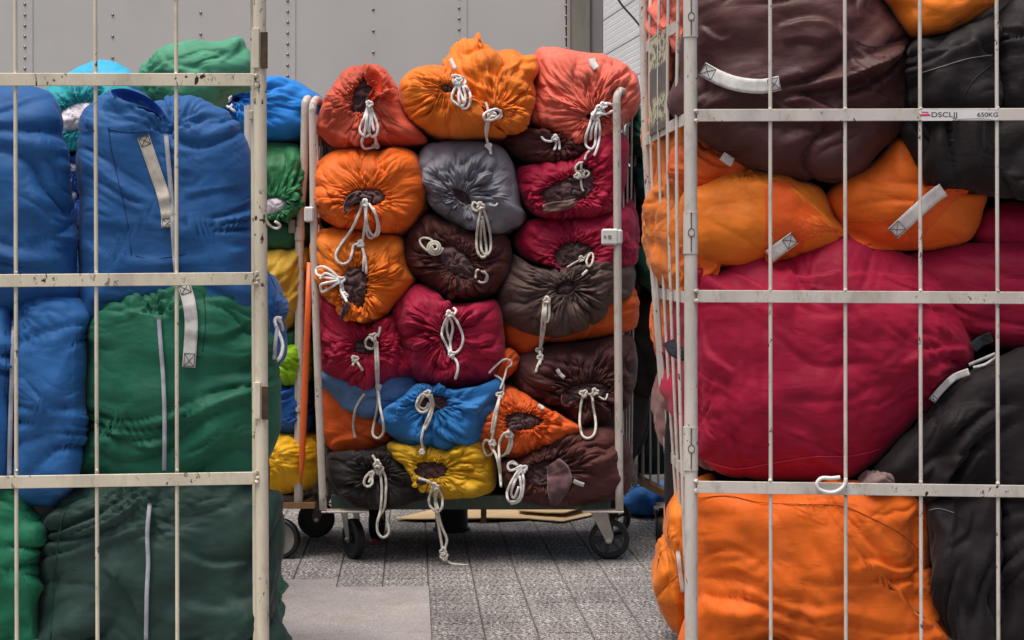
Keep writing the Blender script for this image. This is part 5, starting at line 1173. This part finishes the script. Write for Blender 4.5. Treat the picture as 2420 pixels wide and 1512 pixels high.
B['s5'] = bag("1546,800 1546,740 1560,690 1620,690 1700,700 1700,900 1600,900 1566,870", ORANGE2, 4.47, .12, 'orange bag below the middle side bar of the right cage', [('dir', 80, 34, 3, .009), ('lump', 60, .012)], L=.25, nt=200, nv=40, group=GR, tilt=(-1.0, 0), ymin=4.30)
B['s6'] = bag("1548,960 1552,900 1572,860 1620,860 1700,880 1700,1100 1610,1080 1575,1062 1555,1030", fabric('#8c5e5a', .45), 4.48, .11, 'dusky pink brown bag low behind the side grille', [('dir', 80, 34, 3, .008), ('lump', 60, .012)], L=.25, nt=200, nv=40, group=GR, tilt=(-1.0, 0), ymin=4.30)
# unseen backing bags added deep in the near cages so no daylight shows through
for k_, o_, m_, y_, lb, g_ in (('h1', "-60,760 560,760 560,1560 -60,1560", BLACKB, 4.3, 'added dark filler bag blocking daylight behind the left cage green bags', GL), ('h2', "-60,540 150,540 150,760 -60,760", BLUE, 4.35, 'added blue filler bag blocking daylight behind the far left bag', GL),
        ('h3', "1690,-60 2560,-60 2560,640 1690,640", BLACKB, 4.5, 'added dark filler bag blocking daylight behind the right cage upper bags', GR), ('h4', "1680,620 2560,620 2560,1600 1680,1600", BLACK, 4.5, 'added dark filler bag blocking daylight behind the right cage lower bags', GR)):
    B[k_] = bag(o_, m_, y_, .08, lb, [], L=.18, nt=80, nv=12, group=g_, flat=.7)

# ------------------------------------------------------------------ towels in the open necks
tw = [('c1', TBROWN, 'dark towels inside the flopped rust red bag', .002, 1.1), ('c2', TBROWN, 'plum towel in the small neck of the round orange bag', .012, 1.0), ('c6', TBROWN, 'dark towel spilling from the orange bag in the second row', .030, 1.04), ('c7', TBROWN, 'dark towel deep in the neck of the grey bag', -.008, .95),
      ('c8', TBROWN, 'folded brown towels in the wide crimson neck', .016, 1.05), ('c9', TBROWN, 'brown towels in the lower right crimson bag', .016, 1.04), ('c10', TBROWN, 'crumpled dark towels in the tall neck of the orange bag', .026, 1.04), ('c11', TBROWN, 'brown towels bulging from the brown bag with coiled cord', .036, 1.04),
      ('c12', TBROWN, 'towel in the small neck of the taupe bag', .010, 1.0), ('c14', TBROWN, 'dark towel in the left crimson bag', .008, 1.04), ('c15', TBROWN, 'dark towel behind the looped cord of the round crimson bag', .004, 1.02), ('c18', TBROWN, 'brown cloth in the sky blue bag', .012, 1.04),
      ('c20', TBROWN, 'dark towels in the wide brown bag', .022, 1.04), ('c21', TBROWN, 'dark towels in the vivid orange bag', .022, 1.0), ('c22', TGREY, 'pinkish dark cloth in the blackish bag', .004, .9), ('c23', TBROWN, 'dark towels in the yellow bag', .014, 1.02), ('c24', TBROWN, 'dark towels in the brown bag on the deck', .016, 1.02),
      ('l2', TWHITE, 'white cloth in the bottle green bag', .03, 1.05, .006), ('b1', TWHITE, 'white towels spilling from the teal bag', .04, 1.12, .006), ('b4', TWHITE, 'white towel end in the navy bag', .03, 1.1, .006), ('b5', TWHITE, 'white towel end in the lower blue bag of the gap', .03, 1.1, .006)]
TB = {}
for t_ in tw: TB[t_[0]] = towels(B[t_[0]], t_[1], t_[2], t_[3], t_[4], amp=t_[5] if len(t_) > 5 else .017)
# tongues of cloth hanging out
def tongue(line, widths, mat, label, off=.004, r=.5, name='hanging_towel', wl=12):
    q = catmull(pts(line), 6); m = len(q); ws = np.interp(np.linspace(0, 1, m), np.linspace(0, 1, len(widths)), widths)
    T = np.gradient(q, axis=0); T /= np.linalg.norm(T, axis=1, keepdims=True); Nn = np.stack([-T[:, 1], T[:, 0]], 1)
    Yq = np.array([surf(a, b, 2) for a, b in q]); Yq[Yq > 50] = 5.85; s = np.arange(m) * 4 * Yq.mean() / F; env = (Yq[None] + .6 * np.abs(s[:, None] - s[None])).min(1)
    v = []; k = 20
    for i in range(m):
        R_ = ws[i] / 2
        for j in range(k):
            a = 2 * math.pi * j / k; x = q[i, 0] + Nn[i, 0] * R_ * math.cos(a); y = q[i, 1] + Nn[i, 1] * R_ * math.cos(a)
            fold = .022 * abs(float(perlin(np.array([math.cos(a) * 2.2 + 5 + i / m]), np.array([i / m * 1.6]), int(q[0, 0]))[0])) ** .7
            dy = -math.sin(a) * R_ * r * env[i] / F - (fold if math.sin(a) > 0 else 0)
            v.append(P(x, y, env[i] - off + dy))
    f = [(i * k + j, i * k + (j + 1) % k, (i + 1) * k + (j + 1) % k, (i + 1) * k + j) for i in range(m - 1) for j in range(k)] + [tuple(range(k)), tuple(range((m - 1) * k + k - 1, (m - 1) * k - 1, -1))]
    a = np.array(v); splat(a)
    o = link(name, v, f, mat, None, (float(a[:, 0].mean()), float(a[:, 1].mean()), float(a[:, 2].min())))
    return tag(o, label, 'towels', 'crumpled towels in the open necks')
tongue("1306,1092 1318,1112 1322,1135 1315,1165 1311,1196", [34, 54, 60, 44, 12], TOWB if 'TOWB' in globals() else towel_mat('#6a4c4e'), 'twisted mauve brown towel hanging out of the brown bag on the deck', .018)
tongue("850,462 830,472 820,488 817,500", [26, 24, 18, 12], TBROWN, 'dark towel corner spilling left from the second row orange bag', .010)
tongue("822,716 812,738 806,756", [22, 14, 5], TBROWN, 'towel tip hanging below the tall dark neck', .008)
tongue("1283,494 1310,489 1340,484 1362,474", [20, 24, 22, 12], towel_mat('#7a5d58'), 'lighter towel rolled at the lip of the wide crimson neck', .012)
tongue("985,1134 996,1140 1008,1138", [12, 16, 8], TBROWN, 'towel end sagging from the yellow bag', .006)
tongue("1338,932 1340,948 1352,952", [22, 28, 14], TBROWN, 'towel corner at the lip of the wide brown bag', .008)
tongue("1208,1004 1214,1008 1226,1004", [20, 22, 12], towel_mat('#6b4f55'), 'plum towel corner in the vivid orange bag', .010)
# ------------------------------------------------------------------ cords, handles, tags, seams
R0 = .0048
cord(B['c1'], ["872,244 860,280 850,305 858,320 872,318 874,280 873,250", "874,246 885,275 893,298 890,318 878,322 868,300 868,260", "872,248 865,290 862,318", "876,250 880,290 884,310", "862,316 855,335 860,350 875,350 887,344", "886,318 889,342"], R0, knots=((873, 246, 8), (888, 344, 8)))
cord(B['c2'], ["1068,180 1078,178 1092,183 1100,195 1088,203 1074,198 1070,186", "1084,196 1072,215 1068,235 1080,246 1094,250 1100,230 1094,204", "1090,198 1104,208 1112,228 1108,250 1096,257 1086,244 1084,222 1088,202", "1078,196 1090,224 1098,246"], R0, knots=((1084, 192, 8),))
cord(B['c3'], ["1148,242 1152,255 1154,268", "1158,262 1144,270 1146,283 1162,284 1178,276 1184,266 1172,258 1160,262", "1182,260 1185,274 1176,280", "1156,282 1152,305 1150,325 1155,345", "1155,345 1158,352 1160,365", "1154,282 1148,300 1149,322"], R0, knots=((1162, 270, 10), (1155, 346, 7)))
cord(B['c4'], ["1420,248 1432,244 1448,248", "1416,262 1430,270 1448,262", "1412,252 1400,275 1392,300 1384,325 1386,345 1398,352 1406,340 1408,310 1412,280", "1414,280 1418,310 1414,340 1408,360 1404,368", "1408,282 1398,305 1396,330"], R0, knots=((1416, 262, 13), (1408, 274, 11), (1426, 250, 8)))
cord(B['c5'], ["1280,324 1288,332 1302,334 1312,326", "1308,324 1314,336 1312,350 1309,354", "1318,325 1322,340 1322,354"], R0, knots=((1312, 326, 7),))
cord(B['c6'], ["855,484 842,520 826,550 808,575 794,600 798,618 812,624 826,616 832,598 836,580 848,576", "862,482 864,520 860,548 856,572", "866,482 866,520 874,548 888,558 896,545 892,520 882,492", "872,482 888,508 892,540 880,562 868,555 866,530", "852,578 860,600 858,640", "856,582 864,615 866,646"], R0, knots=((862, 480, 9), (852, 576, 8)))
cord(B['c7'], ["1132,484 1120,478 1116,490 1124,498 1136,494 1140,482", "1138,492 1130,530 1126,570 1130,598 1142,608 1150,596 1146,560 1140,510", "1142,494 1154,530 1160,570 1158,594 1148,602 1138,590 1136,560 1138,520"], R0, mat=CREAMC, knots=((1136, 487, 9),))
cord(B['c8'], ["1382,378 1386,365 1394,356", "1366,412 1360,398 1368,386 1378,384", "1374,386 1373,410", "1372,410 1374,440 1379,452", "1366,410 1386,404 1392,412 1380,420"], R0 * .9, mat=CREAMC, knots=((1374, 410, 10), (1364, 416, 7)))
cord(B['c9'], ["1340,632 1360,620 1380,610 1396,598 1402,606 1398,624 1390,630 1386,616 1394,600"], R0 * .8, mat=CREAMC, knots=((1374, 612, 7),))
cord(B['c10'], ["800,656 782,640 762,630 748,636 750,650 770,656 798,660", "798,664 775,668 758,674 762,690 780,680 800,668", "796,658 770,646 756,660", "806,668 806,688 814,702 820,714", "808,668 812,690 816,700"], R0, knots=((806, 662, 9), (815, 698, 7)))
cord(B['c11'], ["1030,600 1012,594 998,582 992,568 1002,562 1018,566 1030,578", "1124,658 1126,640 1132,638", "1142,640 1152,652 1150,664 1138,668 1130,664"], R0 * .85, mat=CREAMC, split=True)
coil = []
for i in range(60):
    t = i / 59 * 2 * math.pi * 2.6; rr_ = 19 - 15 * i / 59; coil.append((1027 + rr_ * math.cos(t), 585 + rr_ * .95 * math.sin(t)))
k_ = MB(); yy = surf(1027, 585, 2) - .006; k_.path([P(a, b, yy - .012 * (i / 60) ** .7) for i, (a, b) in enumerate(coil)], R0, 8); k_.build('coiled_cord', CREAMC, B['c11'], smooth=True)
cord(B['c12'], ["1284,710 1300,706", "1286,712 1282,750 1279,790 1276,822", "1294,712 1288,735 1286,756 1294,760 1298,745 1298,716", "1290,712 1290,745 1286,780 1278,825", "1276,830 1276,850 1270,866 1266,880", "1278,846 1276,862"], R0, mat=CREAMC, knots=((1292, 709, 8), (1275, 828, 8), (1277, 845, 7)))
cord(B['c14'], ["872,796 864,806 866,820 880,824 888,812 886,798", "886,800 888,850 890,900 893,930", "891,808 894,860 894,915 898,960 906,1000 905,1024 893,1036 881,1026 884,1000 892,960 893,925", "893,795 897,782 898,772", "840,850 848,862 857,876", "838,848 834,864", "862,930 848,950 838,975 835,1010 840,1036"], R0, mat=CREAMC, knots=((882, 796, 9), (839, 848, 8), (895, 915, 6)))
cord(B['c15'], ["1062,742 1050,765 1044,790 1052,810 1062,830", "1060,745 1070,770 1066,800 1062,830", "1064,740 1080,760 1094,795 1090,820 1076,834 1062,830", "1058,750 1056,780 1064,810 1066,836", "1072,745 1078,735 1072,728", "1068,840 1080,856 1082,875 1076,895", "1066,836 1070,848"], R0, knots=((1062, 742, 8), (1066, 836, 7)))
cord(B['c18'], ["1004,928 990,940 984,960 994,974 1010,970 1018,950 1012,932", "1008,928 996,944 990,960 1004,966 1014,952", "1014,930 1022,950 1014,980 1002,1010 996,1040 1000,1062 998,1070", "1018,932 1024,955 1016,990 1004,1015"], R0, mat=CREAMC, knots=((1010, 930, 8), (997, 1068, 6)))
cord(B['c19'], ["1155,882 1170,866 1190,850 1206,852 1208,862 1196,870", "1168,886 1184,896 1190,912 1188,930", "1197,870 1192,892 1182,920"], R0 * .8, mat=COTTON, knots=())
cord(B['c21'], ["1182,935 1176,965 1170,1000 1164,1030 1160,1055 1172,1075 1180,1110 1184,1150", "1180,940 1166,990 1162,1025", "1162,1046 1148,1040 1142,1056 1150,1076 1164,1070 1168,1050", "1204,1022 1190,1026 1180,1048 1180,1080 1182,1110 1184,1150", "1202,1024 1204,1048 1196,1070 1186,1078", "1208,1028 1210,1050 1200,1072", "1184,1160 1186,1178", "1180,1140 1182,1160"], R0, mat=CREAMC, knots=((1182, 934, 9), (1164, 1046, 8), (1204, 1026, 9), (1182, 1158, 9)), split=True)
cord(B['c20'], ["1374,928 1392,932 1408,930 1414,922", "1378,932 1372,965 1370,1000 1376,1028 1390,1036 1404,1026 1408,1000 1402,960 1400,932", "1398,934 1402,950"], R0, mat=CREAMC, knots=((1379, 930, 9), (1406, 926, 8)))
cord(B['c22'], ["880,1076 890,1092 896,1104", "884,1110 866,1125 860,1142 870,1150 880,1142 880,1125 888,1112", "892,1110 878,1126 872,1140", "902,1108 911,1130 912,1160 908,1200 894,1225 892,1255 904,1270 918,1262 918,1245 914,1236", "898,1112 902,1150 900,1200 892,1235"], R0, mat=CREAMC, knots=((892, 1096, 9), (896, 1110, 10), (878, 1120, 7)))
cord(B['c23'], ["988,1131 1008,1136 1024,1146", "1024,1150 1014,1175 1016,1195 1028,1208", "1030,1150 1044,1170 1044,1200 1030,1212", "1028,1152 1028,1185 1032,1210", "1034,1152 1030,1180 1036,1205", "1030,1208 1036,1240 1042,1275 1046,1300", "1034,1208 1044,1245 1056,1275 1050,1300", "1046,1308 1050,1320 1066,1332 1080,1334 1108,1337"], R0, mat=CREAMC, knots=((1028, 1150, 9), (1048, 1302, 8), (1050, 1316, 9)), ymax=5.86)
cord(B['c24'], ["1225,1106 1206,1112 1200,1102 1206,1094 1222,1098", "1226,1110 1208,1140 1198,1166 1204,1185 1222,1182 1232,1160 1228,1125", "1230,1112 1216,1140 1208,1165 1216,1176 1226,1150", "1228,1108 1246,1110", "1234,1114 1238,1140 1234,1170 1224,1186 1208,1190"], R0, knots=((1236, 1108, 10), (1228, 1108, 8)))
cord(B['l1'], ["540,228 528,222 530,236 540,240 546,230", "536,236 532,246 542,254 550,246", "545,256 556,264"], R0, knots=((539, 230, 8),))
cord(B['l2'], ["628,520 640,534 655,540 662,532 650,524"], R0, knots=())
cord(B['n7'], ["664,752 652,752 650,764 660,790 668,815 664,840 655,852", "656,755 664,762 668,780"], .0045)
cord(B['r10'], ["1985,1128 1965,1130 1942,1130 1931,1142 1936,1156 1958,1164 1980,1160 1996,1146 1999,1130"], .0048, ymax=4.075, name='drawstring')
# handles
ribbon(B['n2'], "338,322 352,362 372,420 384,455 394,500 396,538", 29, WEB, stitch=(0, 1), off=.006, label='beige webbing handle with boxed stitching at both ends')
ribbon(B['n2'], "392,316 398,380 404,450 408,530 412,600 417,652", 11, TAPE, 'tape', off=.008, nw=3)
ribbon(B['n4'], "434,672 446,712 452,760 450,810 446,868", 31, WEBW, stitch=(0, 1), off=.007)
ribbon(B['n4'], "375,750 380,820 386,900 389,1000 388,1112", 10, TAPE, 'tape', off=.008, nw=3)
ribbon(B['n5'], "354,1190 348,1260 350,1330 347,1400 345,1512", 10, TAPE, 'tape', off=.010, nw=3)
ribbon(B['n3'], "33,770 28,900 24,1020 22,1128", 11, TAPE, 'tape', off=.006, nw=3)
ribbon(B['n7'], "656,770 652,800 648,850", 9, TAPE, 'tape', off=.004, nw=3)
ribbon(B['r1'], "1659,162 1700,184 1745,199 1800,204 1843,196", 35, WEBW, stitch=(0, 1), off=.010, label='white webbing handle sewn on at both ends')
panel(B['r4'], "1812,434 1865,430 1895,462 1930,498 1985,543 2000,556 1940,572 1880,592 1812,622 1810,520", ORPATCH, 'reinforcing_panel', label='orange red reinforcing panel')
panel(B['r5'], "1990,528 2030,545 2090,540 2130,518 2165,472 2192,440 2240,446 2290,452 2250,480 2205,530 2165,580 2140,590 2060,588 2010,560", ORPATCH, 'reinforcing_panel', label='orange red reinforcing panel')
ribbon(B['r5'], "2230,448 2200,470 2150,515 2110,552", 34, WEBW, stitch=(1,), off=.008)
ribbon(B['r4'], "1878,562 1850,582 1818,606", 32, WEBW, stitch=(0,), off=.006)
ribbon(B['r4b'], "1706,368 1724,380 1732,384", 22, WEBW, off=.005)
ribbon(B['r8'], "2202,948 2225,920 2255,892 2290,878", 17, WEBW, stitch=(0,), off=.012)
ribbon(B['r8'], "2290,862 2320,850 2352,836", 8, WEBW, 'piping', off=.008, nw=3)
ribbon(B['r8'], "2300,868 2330,860 2356,842", 6, WEBW, 'piping', off=.008, nw=3)
ribbon(B['r7'], "2300,822 2320,806 2344,796", 26, DARKWEB, stitch=(1,), off=.006)
ribbon(B['r6b'], "1580,806 1590,826 1606,836 1622,840", 28, DARKWEB, off=.006, stitch=(0,), label='dark grey webbing strap')
ribbon(B['r11'], "1602,1300 1606,1340 1614,1400", 10, WEBW, off=.004)
# small loops
for k_, ln, wd in (('c4', "1398,136 1402,150 1410,162", 16), ('c20', "1316,872 1324,884 1334,893", 9), ('c24', "1355,1136 1368,1142 1380,1146", 10), ('c2', "1064,137 1070,150 1078,165", 9), ('c20', "1414,936 1430,944 1436,930", 4), ('c12', "1376,650 1384,642 1388,638", 6), ('c21', "1272,958 1280,962 1284,966", 9), ('c7', "1156,484 1170,486 1176,480", 4), ('c11', "1136,640 1150,650 1146,664", 4), ('c24', "1200,1096 1212,1090 1224,1100", 5)):
    ribbon(B[k_], ln, wd, WEBW, 'hanging_loop', off=.004, thick=.0015, nw=3)
# seams
seam(B['r1'], "2020,96 2060,110 2110,104 2150,92", INK); seam(B['r3'], "2178,172 2230,156 2290,138 2345,130", plain('pale_thread', '#8c8480', .9)); seam(B['r3'], "2245,285 2270,240 2300,190 2345,150", INK)
seam(B['r6'], "1665,1090 1740,1108 1830,1094 1920,1080 2010,1078 2080,1062", plain('crimson_thread', '#d0405c', .8))
seam(B['r10'], "1650,1178 1720,1172 1800,1188 1900,1192 1990,1196 2060,1225 2130,1262 2176,1305", plain('dark_orange_thread', '#9c4414', .9), .0011)
NAVY = plain('navy_thread', '#173a68', .9)
for ln in ("254,256 256,310 262,350 280,430 300,520 310,600", "254,305 300,312 360,310", "308,600 360,612 440,600"): seam(B['n2'], ln.replace('254,256 ', '').replace('256,310', '256,300'), NAVY)
DGT = plain('green_thread', '#0f4a34', .9)
for ln in ("480,690 486,760 478,830", "420,842 450,846 480,842"): seam(B['n4'], ln, DGT)
seam(B['n3'], "12,780 14,860 10,940", NAVY)
seam(B['c7'], "1160,340 1140,375 1128,405 1112,445", plain('grey_thread', '#5c5e70', .9)); seam(B['c12'], "1338,702 1330,735 1326,775", INK); seam(B['r9'], "2196,1206 2220,1202 2255,1212", plain('pale_thread2', '#8c8480', .9))
seam(B['r11'], "1550,1410 1566,1392 1600,1362 1622,1350", plain('dark_orange_thread2', '#9c4414', .9)); seam(B['n5'], "158,1190 140,1260 130,1340 124,1420 118,1512", DGT)
# flap of the rust red bag
def flap(b, outline, Y0, mat, name, bow=.02, label=None):
    q = catmull(pts(outline), 5, True); c = q.mean(0); k = len(q); v = []; rings = (0.01, .4, .75, 1)
    for dy in (0, .002):
        for s in rings:
            for p in q: x, y = c + (p - c) * s; v.append(P(x, y, Y0 + dy + bow * (1 - s * s)))
    n_ = len(rings); f = []
    for o_ in (0, n_ * k):
        f += [(o_ + r * k + j, o_ + r * k + (j + 1) % k, o_ + (r + 1) * k + (j + 1) % k, o_ + (r + 1) * k + j) for r in range(n_ - 1) for j in range(k)]
    f += [((n_ - 1) * k + j, (n_ - 1) * k + (j + 1) % k, (2 * n_ - 1) * k + (j + 1) % k, (2 * n_ - 1) * k + j) for j in range(k)]
    o = link(name, v, f, mat, b)
    if label: o['label'] = label
    return o
flap(B['c1'], "868,170 885,163 900,178 904,200 900,222 886,234 872,246 862,258 868,235 880,215 884,198 872,196 862,184", min(surf(905, 200), surf(880, 180), surf(870, 240)) - .012, fabric('#f0441c', .5), 'neck_flap', label='bright orange red inside of the folded neck')
flap(B['n2'], "262,216 275,210 300,210 335,222 362,238 385,262 392,280 372,268 340,254 300,250 278,238", surf(300, 262) + .012, fabric('#1f50b4', .5), 'neck_flap', bow=.03)
print('bags', len(bags))
